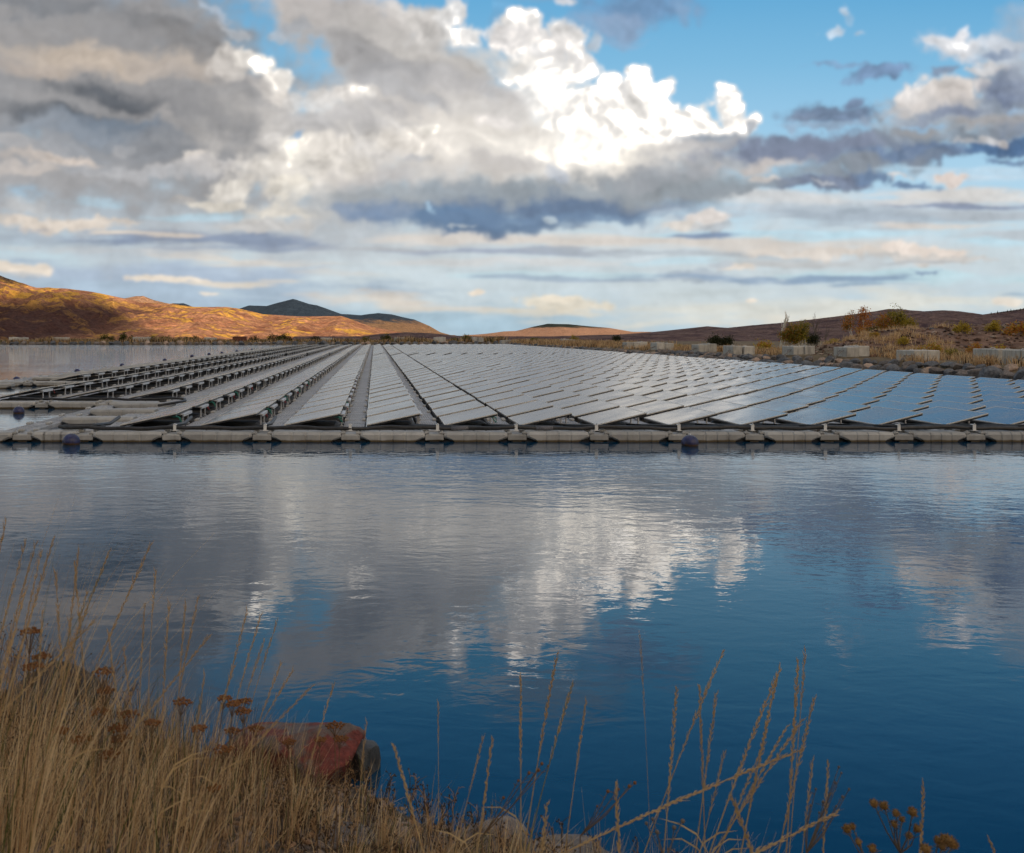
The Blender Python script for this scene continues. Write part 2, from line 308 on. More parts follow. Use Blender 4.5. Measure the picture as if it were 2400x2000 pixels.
def gnoise(x, y, seed=0):
    R = np.random.RandomState(seed + 11); th = R.rand(256, 256) * 2 * np.pi; gx, gy = np.cos(th), np.sin(th)
    xi = np.floor(x).astype(int); yi = np.floor(y).astype(int); fx = x - xi; fy = y - yi
    u = fx ** 3 * (fx * (fx * 6 - 15) + 10); v = fy ** 3 * (fy * (fy * 6 - 15) + 10)
    def d(i, j):
        a, b = (xi + i) & 255, (yi + j) & 255
        return gx[a, b] * (fx - i) + gy[a, b] * (fy - j)
    return ((d(0, 0) * (1 - u) + d(1, 0) * u) * (1 - v) + (d(0, 1) * (1 - u) + d(1, 1) * u) * v) * 1.4
def gfbm(x, y, o, g, seed):
    s = 0; a = 1; t = 0
    for i in range(o):
        s = s + a * gnoise(x * 2 ** i, y * 2 ** i, seed + i); t += a; a *= g
    return s / t
def worley(x, y, seed):
    R = np.random.RandomState(seed); jx, jy = R.rand(256, 256), R.rand(256, 256)
    xi = np.floor(x).astype(int); yi = np.floor(y).astype(int); best = np.full(x.shape, 9.0)
    for i in (-1, 0, 1):
        for j in (-1, 0, 1):
            a, b = xi + i, yi + j
            dx = a + jx[a & 255, b & 255] - x; dy = b + jy[a & 255, b & 255] - y
            best = np.minimum(best, dx * dx + dy * dy)
    return np.sqrt(best)
EXPK = 2 ** -.45
def make_sky():
    """a far backdrop, part of a sphere 12 km away in front of the camera, with the cloud bodies laid over clear air"""
    NU, NV = 1180, 520
    px = np.linspace(-420, 2820, NU); py = 800 - (np.linspace(0, 1, NV) ** 1.12) * 1500
    PXX, PYY = np.meshgrid(px, py); X = PXX / 100; Y = PYY / 100
    wx, wy = gfbm(X * .55, Y * .75, 5, .5, 1), gfbm(X * .55, Y * .75, 5, .5, 21)
    fx, fy = gfbm(X * 2.3, Y * 2.6, 4, .55, 41), gfbm(X * 2.3, Y * 2.6, 4, .55, 61)
    sx, sy = gfbm(X * .35, Y * 1.7, 5, .55, 81), gfbm(X * .35, Y * 1.7, 5, .55, 91)
    f3 = gfbm(X * .9, Y * 1.1, 6, .58, 101); f4 = gfbm(X * .42, Y * 2.4, 6, .6, 111)
    bil = np.minimum(worley(X * 2.2 + fx * .5, Y * 2.2 + fy * .5, 5), 1) * .62 + np.minimum(worley(X * 5.2 + fx, Y * 5.2 + fy, 6), 1) * .26 + np.minimum(worley(X * 11, Y * 11, 8), 1) * .12
    src = {'P': (X + wx * .22 + fx * .10, Y + wy * .16 + fy * .08, (bil - .42) * .8 + f3 * .3, 1.06, .66),
           'S': (X + wx * 1.1 + fx * .3, Y + wy * .6 + fy * .2, f3 * .55 - .12, 1.25, .25),
           'Q': (X + wx * .5 + fx * .3, Y + wy * .3 + fy * .2, f3 * .75 + (bil - .42) * .3 - .05, 1.12, .5),
           'W': (X + sx * 1.2, Y + sy * .22, f4 * 1.3 - .08, 1.2, .3)}
    stops = [(-720, (40, 98, 160)), (-400, (52, 116, 176)), (-150, (82, 150, 204)), (0, (104, 172, 216)), (150, (128, 187, 224)), (300, (156, 203, 233)), (480, (184, 217, 236)), (600, (196, 222, 232)), (700, (180, 206, 218)), (800, (164, 190, 204))]
    C = np.stack([np.interp(PYY, [a for a, _ in stops], [lin(c[k]) for _, c in stops]) for k in range(3)], -1)
    cover = np.zeros(C.shape[:2]); puffy = cover.copy()
    for (cx, cy, rx, ry, rot, rgb, op, ty) in BLOBS:
        U, V, E, r1, r0 = src[ty]
        R = max(rx, ry) * 2.4 + 130
        i0, i1 = np.searchsorted(px, cx - R), np.searchsorted(px, cx + R)
        R2 = R if rot else ry * 2.4 + 130
        rows = np.where(np.abs(py - cy) < R2)[0]
        if i1 <= i0 or not len(rows): continue
        sl = (slice(rows[0], rows[-1] + 1), slice(i0, i1))
        dx = (U[sl] - cx / 100); dy = (V[sl] - cy / 100); a = math.radians(rot)
        lx = (dx * math.cos(a) + dy * math.sin(a)) / (rx / 100); ly = (-dx * math.sin(a) + dy * math.cos(a)) / (ry / 100)
        t = np.clip((r1 - (np.sqrt(lx * lx + ly * ly) + E[sl])) / (r1 - r0), 0, 1); t = t * t * (3 - 2 * t) * op
        if cy < 430 and cx < 1450 and 3 < rgb[2] - rgb[0] < 21: rgb = (rgb[0] - 2, rgb[1] - 4, rgb[2] - 8)
        if max(rgb) - min(rgb) < 30 and max(rgb) < 232: rgb = (rgb[0], max(rgb[1], (rgb[0] + rgb[2]) / 2 - 1.2), rgb[2] - (3 if cy > 430 else 0))
        if cx < 760 and cy < 420 and ty == 'S': rgb = tuple(v * .955 for v in rgb)
        C[sl] = C[sl] * (1 - t[..., None]) + np.array(L3(rgb)) * t[..., None]
        cover[sl] = np.maximum(cover[sl] * (1 - t), t); puffy[sl] = puffy[sl] * (1 - t) + t * (1.0 if ty in 'PQ' else .3)
    # shape inside the clouds: puffs lit from above right, fine streaks low down
    e = gfbm(X * 1.3 + wx, Y * 1.5 + wy, 6, .6, 131); e2 = gfbm((X + .10) * 1.3 + wx, (Y - .14) * 1.5 + wy, 6, .6, 131)
    puff = np.clip((.5 - bil) * .5, -.2, .2) * np.clip((560 - PYY) / 200, 0, 1)
    low = np.clip((PYY - 420) / 200, 0, 1)
    rel = ((e2 - e) * .66 + puff * .5 - .045) * (1 - low * .5) * (.25 + .75 * puffy) + f4 * .26 * low + f3 * .10 + wx * .10
    C *= (1 + rel * np.clip(cover * 1.2, 0, 1))[..., None]
    for _ in range(2):                                      # soft focus of vapour
        C[:, 1:-1] = C[:, 1:-1] * .5 + (C[:, 2:] + C[:, :-2]) * .25; C[1:-1] = C[1:-1] * .5 + (C[2:] + C[:-2]) * .25
    lum = np.clip((C.min(-1) - .70) / .24, 0, 1)[..., None]
    C = np.clip(C, 0, 1.02) * (1 + lum ** 3 * np.array([1.15, 1.0, .82])) * EXPK          # sunlit cloud is far brighter than the film can show
    R = 12000.0
    dx = (PXX - VX) / F; dz = (VY - PYY) / F
    n = np.sqrt(1 + dx * dx + dz * dz)
    V = np.stack([dx / n * R, 1 / n * R, dz / n * R + CAMZ], -1).reshape(-1, 3)
    idx = np.arange(NU * NV).reshape(NV, NU)
    Q = np.stack([idx[:-1, :-1], idx[:-1, 1:], idx[1:, 1:], idx[1:, :-1]], -1).reshape(-1, 4)
    m = bpy.data.materials.new('sky_and_clouds'); m.use_nodes = True; nt = m.node_tree; nt.nodes.clear()
    g = G(nt); out = nt.nodes.new('ShaderNodeOutputMaterial'); em = nt.nodes.new('ShaderNodeEmission')
    at = nt.nodes.new('ShaderNodeVertexColor'); at.layer_name = 'clouds'
    nt.links.new(at.outputs[0], em.inputs[0]); nt.links.new(em.outputs[0], out.inputs[0])
    m.cycles.emission_sampling = 'NONE'
    me = np_mesh('sky', V, Q, m, smooth=True)
    ca = me.color_attributes.new('clouds', 'FLOAT_COLOR', 'POINT')
    ca.data.foreach_set('color', np.concatenate([C.reshape(-1, 3), np.ones((NU * NV, 1))], 1).astype(np.float32).ravel())
    tag(link('sky', me), kind='structure')
make_world(); make_sky()
# ------------------------------------------------------------------ shared materials
def srgb(*c): return L3(c)
M_float = simple('grey_float_plastic', (.36,.36,.355), (.48,.475,.46), 5, .55, bs=.15, bd=.004, vary=.1)
def float_mat():
    # algae band at the waterline
    m, g, b = material('pontoon_plastic')
    p = pos(g); z = g.n('ShaderNodeSeparateXYZ', Vector=p).outputs[2]
    n = g.noise(p, 4, 5)
    c = g.ramp(n, [(.3, (.31,.308,.30)), (.7, (.45,.445,.425))])
    st = g.noise(g.vm('MULTIPLY', p, (6, 6, 1.2)), 1.5, 5)
    c = g.mix(g.mr(st, .5, .75, 0, .35), c, (.20,.18,.15))
    rr = g.n('ShaderNodeObjectInfo').outputs['Random']; c = g.vm('SCALE', c, sc=g.mr(rr, 0, 1, .80, 1.12, False))
    sp = g.noise(p, 26, 3); c = g.mix(g.mr(sp, .70, .74, 0, .7), c, (.7,.69,.65))
    zz = g.m('ADD', z, g.m('MULTIPLY', g.m('SUBTRACT', n, .5), .04))
    c = g.mix(g.mr(zz, .055, .02), c, (.09,.060,.02))
    c = g.mix(g.mr(zz, .012, -.005), c, (.012,.011,.008))
    g.set(b, 'Base Color', c); b.inputs['Roughness'].default_value = .5
    return m
M_pont = float_mat()
M_mf = simple('main_float_shaded', (.035,.034,.033), (.085,.08,.075), 5, .7)  # near-black: the darkness under the panels is put into the colour
M_walk = simple('walkway_plastic', (.33,.345,.37), (.43,.44,.465), 6, .6, bs=.15, bd=.004, vary=.12)
M_dark = simple('black_rubber_and_shade', (.012,.012,.013), (.03,.03,.032), 12, .45)
M_alu = simple('anodised_aluminium', (.60,.58,.54), (.76,.74,.68), 9, .42, metal=.15, vary=.06)
M_galv = simple('galvanised_steel', (.52,.54,.57), (.68,.70,.73), 25, .45, metal=.4)
M_red = simple('red_cable', (.28,.03,.03), (.40,.05,.05), 8, .5)
M_teal = simple('green_cable', (.03,.22,.18), (.05,.32,.26), 8, .5)
M_white = simple('white_plastic', (.7,.7,.69), (.82,.82,.8), 8, .5)
def glass_mat():
    m, g, b = material('solar_glass')
    v = objc(g)
    br = g.n('ShaderNodeTexBrick'); g.set(br, 'Vector', v); br.offset = 0; br.offset_frequency = 1
    br.inputs['Color1'].default_value = (.016,.021,.040,1); br.inputs['Color2'].default_value = (.020,.025,.046,1); br.inputs['Mortar'].default_value = (.085,.09,.10,1)
    br.inputs['Scale'].default_value = 1; br.inputs['Mortar Size'].default_value = .0032; br.inputs['Brick Width'].default_value = .162; br.inputs['Row Height'].default_value = .162
    r = g.n('ShaderNodeObjectInfo').outputs['Random']
    dirt = g.noise(pos(g), 1.3, 6)
    c = g.mix(g.mr(dirt, .3, .75, .16, .32), br.outputs[0], (.62,.60,.55))
    g.set(b, 'Base Color', c)
    g.set(b, 'Roughness', g.mr(dirt, .3, .8, .16, .30)); b.inputs['IOR'].default_value = 1.62
    b.inputs['Specular IOR Level'].default_value = 1.0
    bump(g, b, g.noise(pos(g), .35, 2), .10, .02)
    return m
M_glass = glass_mat()
def water_mat():
    m, g, b = material('lake_water')
    p = pos(g)
    a = g.noise(g.vm('MULTIPLY', g.vm('ADD', p, (3, 0, 0)), (1.0, 1.9, 1)), 1.5, 3, .5, dist=.7)
    c = g.noise(g.vm('MULTIPLY', p, (1.0, 1.45, 1)), 4.6, 3, .5, dist=.5)
    e = g.noise(g.vm('MULTIPLY', p, (1, 1.5, 1)), .35, 2, .5)
    gust = g.mr(g.noise(g.vm('MULTIPLY', p, (.6, 1.2, 1)), .12, 3), .35, .65, .75, 1.2)
    Yc = g.n('ShaderNodeSeparateXYZ', Vector=p).outputs[1]          # calm under the near bank, wind ripples further out
    gust = g.m('MULTIPLY', gust, g.m('ADD', g.mr(Yc, 4, 17, 1.0, 3.2), g.mr(Yc, 35, 130, 0, 16)))
    h = g.m('MULTIPLY', g.m('ADD', g.m('ADD', g.m('MULTIPLY', a, WAVE[0]), g.m('MULTIPLY', c, WAVE[1])), g.m('MULTIPLY', e, WAVE[2])), gust)
    nd = g.n('ShaderNodeBump'); nd.inputs['Strength'].default_value = 1; nd.inputs['Distance'].default_value = 1; g.set(nd, 'Height', h); g.set(b, 'Normal', nd.outputs[0])
    b.inputs['Base Color'].default_value = (.001, .040, .092, 1)
    b.inputs['Roughness'].default_value = .015; b.inputs['IOR'].default_value = 1.47; b.inputs['Specular IOR Level'].default_value = .5
    return m
WAVE = (.0017, .0010, .003)
M_water = water_mat()
M_bwood = simple('pale_bark', (.60,.55,.47), (.82,.77,.68), 20, .8)
M_rocks = [simple('slate_grey_rock', (.065,.07,.08), (.17,.175,.19), 5, .85, bs=.5, bd=.03, vary=.25),
           simple('tan_rock', (.28,.20,.155), (.48,.36,.28), 4, .85, bs=.5, bd=.03, vary=.2),
           simple('brown_grey_rock', (.12,.10,.09), (.25,.215,.195), 5, .85, bs=.5, bd=.03, vary=.25)]
# ------------------------------------------------------------------ the setting: ground, lake, hills
SHORE_R = ([0, 43, 53, 64, 100, 200, 400], [30.5, 29.2, 28.5, 26.4, 26.0, 26.0, 26.0])
SHORE_N = ([-60, -6, -1.9, -1.57, -.8, -.05, .22, .54, 1.0, 2.0, 4, 60], [9, 6.2, 5.35, 5.05, 4.55, 4.3, 3.95, 3.7, 3.4, 3.1, 2.9, 1.0])
def shore_r(y): return np.interp(y, *SHORE_R) + .8 * (vnoise(np.asarray(y) * .15, 3.3) - .5)
def mound(x, y):
    u = x / np.maximum(y, 5) * 72
    top = np.interp(u, [30, 32.7, 35, 37.6, 40, 43, 47, 70, 95], [0, .35, .85, 1.65, 1.95, 2.1, 2.15, 2.3, 0])
    f = np.clip((y - 57) / 15, 0, 1) * np.clip((104 - y) / 26, 0, 1); f = f * f * (3 - 2 * f)
    return top * f * (.96 + .30 * (fbm(x * .35, y * .35, 5) - .5)) + f * np.minimum(top, 1) * .55 * (fbm(x * 1.1, y * .8, 4) - .5)
def ground_h(x, y):
    x = np.asarray(x, float); y = np.asarray(y, float)
    dR = x - shore_r(y); dF = y - (195.5 + 2.5 * (vnoise(x * .06, 1.7) - .5)); dN = np.interp(x, *SHORE_N) + .25 * (vnoise(x * 1.3, 7.7) - .5) - y; dL = -170 - x
    d = np.maximum(np.maximum(dR, dF), np.maximum(dN, dL))
    near = np.exp(-((x) ** 2 + (y - 2) ** 2) / 60)
    lim = .52 - .10 * near
    up = np.minimum(d * (.30 - .12 * near), lim)
    h = np.where(d < 0, np.maximum(-1.6, d * .45), up)
    h = h + np.where(d > 0, np.minimum(d, 1) * (.22 * (fbm(x * .5, y * .5, 4) - .5) * (1 - near) + .20 * near * (fbm(x * 2.2, y * 2.2, 4) - .5)), 0)
    fall = np.clip((np.maximum(np.maximum(dF - 22, x - 105), -200 - x)) / 160, 0, 1)
    return h + mound(x, y) - 27 * fall * fall * (3 - 2 * fall)
def axis(*segs):
    a = []
    for lo, hi, st in segs: a += list(np.arange(lo, hi - 1e-6, st))
    return np.array(a + [segs[-1][1]], float)
def grid_mesh(name, xs, ys, hf, mat, smooth=True):
    X, Y = np.meshgrid(xs, ys); Z = hf(X, Y)
    V = np.stack([X, Y, Z], -1).reshape(-1, 3)
    idx = np.arange(X.size).reshape(X.shape)
    Q = np.stack([idx[:-1, :-1], idx[:-1, 1:], idx[1:, 1:], idx[1:, :-1]], -1).reshape(-1, 4)
    return link(name, np_mesh(name, V, Q, mat, smooth=smooth))
def ground_mat():
    m, g, b = material('bank_soil')
    p = pos(g); sp = g.n('ShaderNodeSeparateXYZ', Vector=p).outputs
    n1 = g.noise(p, 1.2, 7, .6); n2 = g.noise(p, 22, 6, .65); n3 = g.noise(p, .12, 5)
    c = g.ramp(n2, [(.3, (.05,.036,.026)), (.5, (.13,.095,.068)), (.7, (.26,.205,.16))])
    far = g.ramp(n1, [(.35, (.10,.07,.035)), (.65, (.22,.16,.085))])
    c = g.mix(g.mr(sp[1], 8, 25), c, far)
    soil = g.ramp(g.noise(p, .8, 8, .65), [(.28, (.035,.018,.011)), (.45, (.13,.068,.043)), (.64, (.30,.18,.12))])
    c = g.mix(g.m('MULTIPLY', g.mr(sp[2], .85, 1.3), g.mr(sp[1], 30, 45)), c, soil)
    c = g.mix(g.mr(sp[2], .06, -.05), c, (.02,.022,.02))
    g.set(b, 'Base Color', c); b.inputs['Roughness'].default_value = .95
    bump(g, b, g.m('ADD', g.noise(p, 30, 6, .7), n1), .9, .04)
    return m
grid_mesh('ground', axis((-14000,-1500,1250),(-1500,-200,130),(-200,-8,6),(-8,-3,.25),(-3,3,.07),(3,8,.25),(8,25,2),(25,62,.45),(62,150,4),(150,1500,90),(1500,14000,1250)),
          axis((-9000,-400,860),(-400,-10,39),(-10,0,.5),(0,7,.07),(7,30,1.5),(30,130,.8),(130,215,1.4),(215,400,12),(400,1600,100),(1600,14000,1240)), ground_h, ground_mat()).update_tag()
tag(bpy.data.objects['ground'], kind='structure')
def wat(X, Y): return X * 0
tag(grid_mesh('water', axis((-175,35,10)), axis((1.5,201.5,10)), wat, M_water), kind='structure')

LOW_SHADE = [.06, .88]
def hill_mat(name, scrub, scrub2, gold, goldamt, forest, f0, f1, famt, sc=1.0):
    """scrub with patches of golden aspen; forest colour above f0..f1, also used for cloud shade"""
    m, g, b = material(name)
    p = pos(g); z = g.n('ShaderNodeSeparateXYZ', Vector=p).outputs[2]
    v = g.vm('SCALE', p, sc=1.0 / sc)
    c = g.ramp(g.noise(v, .018, 9, .66), [(.32, scrub), (.62, scrub2)])
    tex = g.noise(v, .09, 6, .7)
    c = g.vm('SCALE', c, sc=g.mr(tex, .3, .7, .62, 1.38))
    gp = g.m('SUBTRACT', g.noise(v, .0125, 10, .70, dist=.4), g.mr(z, 95, 30, 0, LOW_SHADE[0]))
    low = g.m('MULTIPLY', g.mr(z, 110, 70, 0, LOW_SHADE[1]), g.mr(g.n('ShaderNodeSeparateXYZ', Vector=p).outputs[0], -520, -760))
    c = g.mix(low, c, g.ramp(tex, [(.3, (.030, .017, .022)), (.7, (.082, .045, .046))]))  # shade on the low left slope, put into the colour
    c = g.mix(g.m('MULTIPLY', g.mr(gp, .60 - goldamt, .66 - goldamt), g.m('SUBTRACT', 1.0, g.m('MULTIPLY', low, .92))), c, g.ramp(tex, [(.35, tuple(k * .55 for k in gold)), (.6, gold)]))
    fn = g.m('ADD', z, g.m('MULTIPLY', g.m('SUBTRACT', g.noise(v, .012, 8, .65), .5), famt))
    c = g.mix(g.mr(fn, f0, f1), c, g.ramp(tex, [(.35, tuple(k * .6 for k in forest)), (.65, forest)]))
    g.set(b, 'Base Color', c); b.inputs['Roughness'].default_value = 1; b.inputs['Specular IOR Level'].default_value = .1
    bump(g, b, g.m('ADD', tex, g.m('MULTIPLY', g.noise(v, .022, 5, .6), 3.0)), .8, 10 * sc)
    return m
def hill(name, C, D, depth, mat, nu=260, nv=60, gully=.35, gs=150.0, seed=0, prof=1.15, rough=.03):
    """a range: crest follows C (direction, height) at distance D; spurs and gullies run down towards the lake"""
    C = sorted(C); cx = [c[0] for c in C]; cy = [c[1] for c in C]
    px = np.linspace(cx[0], cx[-1], nu)
    v = np.concatenate([[-.5, -.2], np.linspace(0, 1, nv) ** 1.15])
    PX, V = np.meshgrid(px, v)
    X = (PX - VX) / F * D; Y = D - V * depth
    H = np.maximum((VY - np.interp(PX, cx, cy)) / F * D + CAMZ, 0.5)
    H = H * (1 + rough * (fbm(PX * .045 + seed, PX * 0 + seed, 4) - .5))
    Vc = np.clip(V, 0, 1)
    wig = (fbm(X / gs / 1.6 + seed, Y / gs / 1.6, 3) - .5) * gs * .9
    r = ridged((X + wig) / gs + seed * 3.1, (Y * .45 + wig * .5) / gs, 5, .52)
    r = r * .72 + .28 * ridged((X + wig * .6) / (gs * .36) + 7.7, (Y * .5 + wig * .3) / (gs * .36), 4, .55)
    base = np.where(V < 0, 1 + V * 1.4, (1 - Vc) ** prof)
    Z = H * base + (r - .72) * gully * np.minimum(H, gs * .9) * np.clip(Vc * 5, 0, 1) * (1 - Vc) ** .6
    Z = Z - 30 * Vc
    lim = H * (1 - .0 * Vc) + 0 * Z
    Z = np.minimum(Z, CAMZ + (lim - CAMZ) * Y / D * .995 + 1e6 * (V <= 0))
    P = np.stack([X, Y, Z], -1).reshape(-1, 3)
    idx = np.arange(X.size).reshape(X.shape)
    Q = np.stack([idx[1:, :-1], idx[1:, 1:], idx[:-1, 1:], idx[:-1, :-1]], -1).reshape(-1, 4)
    return tag(link(name, np_mesh(name, P, Q, mat, smooth=True)), kind='structure')
PURPLE, PURPLE2 = (.115,.062,.055), (.21,.115,.085)
hm_gold = hill_mat('golden_scrub', (.26,.105,.06), (.54,.27,.155), (.86,.47,.10), .125, (.035,.035,.03), 110, 230, 300)  # its dark forest patches stand in for cloud shadows
LOW_SHADE[:] = [0, 0]
hm_dark = hill_mat('forest_shade_haze', (.26,.15,.08), (.34,.20,.11), (.42,.26,.08), .0, (.042,.066,.100), 50, 85, 110)  # forest tone with cloud shade and blue haze put into the colour
hm_bare = hill_mat('bare_and_forest', (.42,.22,.13), (.52,.29,.18), (.5,.3,.15), -.1, (.035,.045,.035), 42, 56, 34)
hm_purp = hill_mat('hazy_purple_scrub', (.075,.045,.055), (.22,.145,.125), (.20,.14,.055), -.02, (.03,.035,.02), 900, 950, 10, .45)  # scrub with distance haze put in as a purple tint
hm_pink = hill_mat('far_pink_slope', (.36,.2,.12), (.46,.27,.17), (.4,.25,.1), .0, (.05,.06,.05), 900, 950, 10)
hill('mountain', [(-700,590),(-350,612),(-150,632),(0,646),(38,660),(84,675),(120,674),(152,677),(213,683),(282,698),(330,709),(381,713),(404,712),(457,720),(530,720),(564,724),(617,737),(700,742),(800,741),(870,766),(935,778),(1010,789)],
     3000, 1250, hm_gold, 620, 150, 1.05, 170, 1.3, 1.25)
hill('mountain', [(180,712),(230,706),(290,700),(320,695),(335,694),(360,703),(385,710),(430,718),(520,730)], 4300, 900, hm_pink, 160, 30, .4, 150, 7.7)
hill('mountain', [(380,722),(404,711),(430,711),(450,719),(470,723),(530,735),(560,724),(583,716),(625,718),(655,709),(686,701),(705,706),(724,713),(743,716),(775,727),(800,736),(846,739),(888,734),(918,737),(941,743),(971,749),(1006,764),(1032,779),(1065,788)],
     5200, 1500, hm_dark, 300, 60, .5, 260, 4.1)
hill('mountain', [(1080,790),(1139,783),(1181,777),(1211,776),(1249,766),(1284,759),(1333,760),(1371,764),(1429,769),(1470,778),(1524,778),(1560,781),(1700,786)],
     6500, 1700, hm_bare, 240, 50, .35, 300, 2.2)
hill('hills', [(690,800),(760,795),(823,792),(880,784),(952,779),(1006,781),(1067,787),(1128,789),(1200,790),(1276,789),(1333,793),(1370,791),(1410,785),(1500,784),(1600,781),(1720,780)],
     900, 380, hm_purp, 260, 40, .5, 60, 5.5)
hill('hills', [(1330,792),(1420,787),(1500,784),(1560,780),(1600,774),(1657,765),(1710,769),(1760,763),(1829,757),(1943,744),(2000,737),(2057,729),(2084,724),(2120,726),(2164,730),(2210,727),(2250,730),(2286,738),(2309,738),(2362,729),(2400,724),(2500,712),(2700,700),(3000,720)],
     1150, 600, hm_purp, 420, 80, .6, 75, 3.9, 1.1)
# unseen range added behind the camera, crest shaped to shade lake and lower slopes
def added_range_h(X, Y):
    cr = np.interp(X, [-9000, -3000, 1150, 1330, 9000, 12000], [1100, 1262, 1262, 968, 968, 800]) + 44 * (fbm(X / 260, X * 0 + 2.2, 4) - .5) * 2
    return cr * np.clip(1 - np.abs(Y + 5000) / 2400, 0, 1) + 20 * (fbm(X / 300, Y / 300) - .5)
tag(grid_mesh('mountain', axis((-9000,600,600),(600,2400,40),(2400,12000,600)), axis((-7400,-2600,200)), added_range_h, hm_purp), kind='structure')  # added unseen range, only there to cast shade
# ------------------------------------------------------------------ the floating solar array
SL = [-7.10,-6.03,-4.97,-3.92,-2.83,-1.93,-1.0,-.09,.77,1.62,2.46,3.27,4.06,4.83,5.59,6.33,7.04,7.75,8.45,9.15,9.85,10.55,11.25,11.95,12.65]
CX = [1.8 * s for s in SL]; NC = len(CX) - 1
J0 = [9, 4, 4, 4] + [0] * (NC - 4)
ROW, Y0, JGAP, NJ = 2.07, 19.2, 31, 71
WID, RISE, LEN = 1.12, .235, 1.76
pitch = [CX[i + 1] - CX[i] for i in range(NC)]
wf = [min(1.0, .72 * p / 1.17) for p in pitch]            # towards the right the units sit closer together
def panel_protos():
    """one panel unit, standing on its own float: low edge at x=0, high edge at x=w, front edge at y=0"""
    out = {}
    T = .052
    w = WID
    sl = RISE / w
    zf = lambda x: .18 + sl * x
    def slab(mb, x0, x1, y0, y1, dz0, dz1, mi=0):
        V = [(x0,y0,zf(x0)+dz0),(x1,y0,zf(x1)+dz0),(x1,y1,zf(x1)+dz0),(x0,y1,zf(x0)+dz0),(x0,y0,zf(x0)+dz1),(x1,y0,zf(x1)+dz1),(x1,y1,zf(x1)+dz1),(x0,y1,zf(x0)+dz1)]
        mb.add(V, [(0,3,2,1),(4,5,6,7),(0,1,5,4),(1,2,6,5),(2,3,7,6),(3,0,4,7)], mi)
    b = MB(); fr = .018
    slab(b, 0, w, 0, fr, -.018, .003); slab(b, 0, w, LEN - fr, LEN, -.018, .003)
    slab(b, 0, fr, fr, LEN - fr, -.018, .003); slab(b, w - fr, w, fr, LEN - fr, -.018, .003)
    e = .004
    slab(b, e, w - e, e, fr, -T, -.018, 1); slab(b, e, w - e, LEN - fr, LEN - e, -T, -.018, 1)  # black skirt strips paint the shadow in the gaps between panels
    slab(b, e, fr, fr, LEN - fr, -T, -.018, 1); slab(b, w - fr, w - e, fr, LEN - fr, -T, -.018, 1)
    out['frame'] = b.mesh('frame', [M_alu, M_dark])
    b = MB(); slab(b, fr, w - fr, fr, LEN - fr, -.006, 0); out['glass'] = b.mesh('glass', M_glass)
    b = MB(); b.box(-.012, .012, -.02, .02, .10, zf(w) - T - .01); b.box(-.03, .03, -.045, .045, .096, .11); out['support_post'] = b.mesh('support_post', M_galv)
    b = MB(); b.box(w - .10, w + .07, .50, 1.38, zf(w) - T - .028, zf(w) - T - .006); b.box(w + .05, w + .07, .50, 1.38, zf(w) - T - .06, zf(w) - T - .028)
    out['support_rail'] = b.mesh('support_rail', M_galv)
    b = MB()
    prof = [(.08, -.12), (.02, -.02), (.02, .07), (.10, .115), (w - .14, .115), (w - .04, .06), (w - .04, -.02), (w - .12, -.12)]
    ys = [(.05, .8), (.16, 1), (.55, 1), (.58, .93), (.64, .93), (.67, 1), (1.20, 1), (1.23, .93), (1.29, .93), (1.32, 1), (1.72, 1), (1.86, .8)]
    cxm = w / 2; V = []; Fc = []
    for (y, k) in ys:
        for (x, z) in prof: V.append((cxm + (x - cxm) * (1 - (1 - k) * .3), y, z * (k if z < 0 else (1 - (1 - k) * .5))))
    n = len(prof)
    for i in range(len(ys) - 1):
        for q in range(n):
            a = i * n + q; c = i * n + (q + 1) % n
            Fc.append((a, a + n, c + n, c))
    Fc.append(tuple(range(n))); Fc.append(tuple(range((len(ys) - 1) * n + n - 1, (len(ys) - 1) * n - 1, -1)))
    b.add(V, Fc); out['main_float'] = b.mesh('main_float', M_mf)
    for nm, mt, y in (('cable', M_red, 1.52), ('cable', M_teal, .30)):
        b = MB(); z1 = zf(w) - T - .02
        b.tube([(w - .10, y, z1), (w + .02, y + .04, z1 - .05), (w + .03, y + .13, z1 - .15), (w - .02, y + .21, z1 - .10), (w - .08, y + .24, z1)], .011, 5)
        b.box(w - .14, w - .04, y - .05, y + .05, z1 - .035, z1 + .005)
        out['cable_' + str(int(mt is M_red))] = b.mesh('cable', mt)
    return out
PP_ = panel_protos()
PARTS = [('frame', 'frame', (0,0,0)), ('glass', 'glass', (0,0,0)), ('support_post', 'support_post', (WID + .01, .66, 0)), ('support_post', 'support_post', (WID + .01, 1.22, 0)),
         ('support_rail', 'support_rail', (0,0,0)), ('main_float', 'main_float', (0,0,0))]
def jit(i, j, k=0): return _T[(i * 37 + j * 11 + k * 71) & 255, (j * 53 + i * 7 + k * 29) & 255] - .5
units = []
for i in range(NC):
    for j in range(J0[i], NJ):
        if j == JGAP: continue
        units.append((i, j, CX[i] + .03 * jit(i, j), Y0 + ROW * j + .03 * jit(i, j, 1)))
def proj(x, y, z): return (VX + x / y * F, VY + (CAMZ - z) / y * F)
def panel_area(u):
    i, j, x, y = u; w = WID * wf[i]
    q = [proj(x, y, .18), proj(x + w, y, .415), proj(x + w, y + LEN, .415), proj(x, y + LEN, .18)]
    if min(p[0] for p in q) > 2400 or max(p[0] for p in q) < 0: return 0
    a = abs(sum(q[k][0] * q[(k + 1) % 4][1] - q[(k + 1) % 4][0] * q[k][1] for k in range(4))) / 2
    vis = min(1, (2400 - min(p[0] for p in q)) / (max(p[0] for p in q) - min(p[0] for p in q)))
    return (a + 30000 / y ** 2 * .5) * vis
best = set((u[0], u[1]) for u in sorted(units, key=panel_area, reverse=True)[:298])
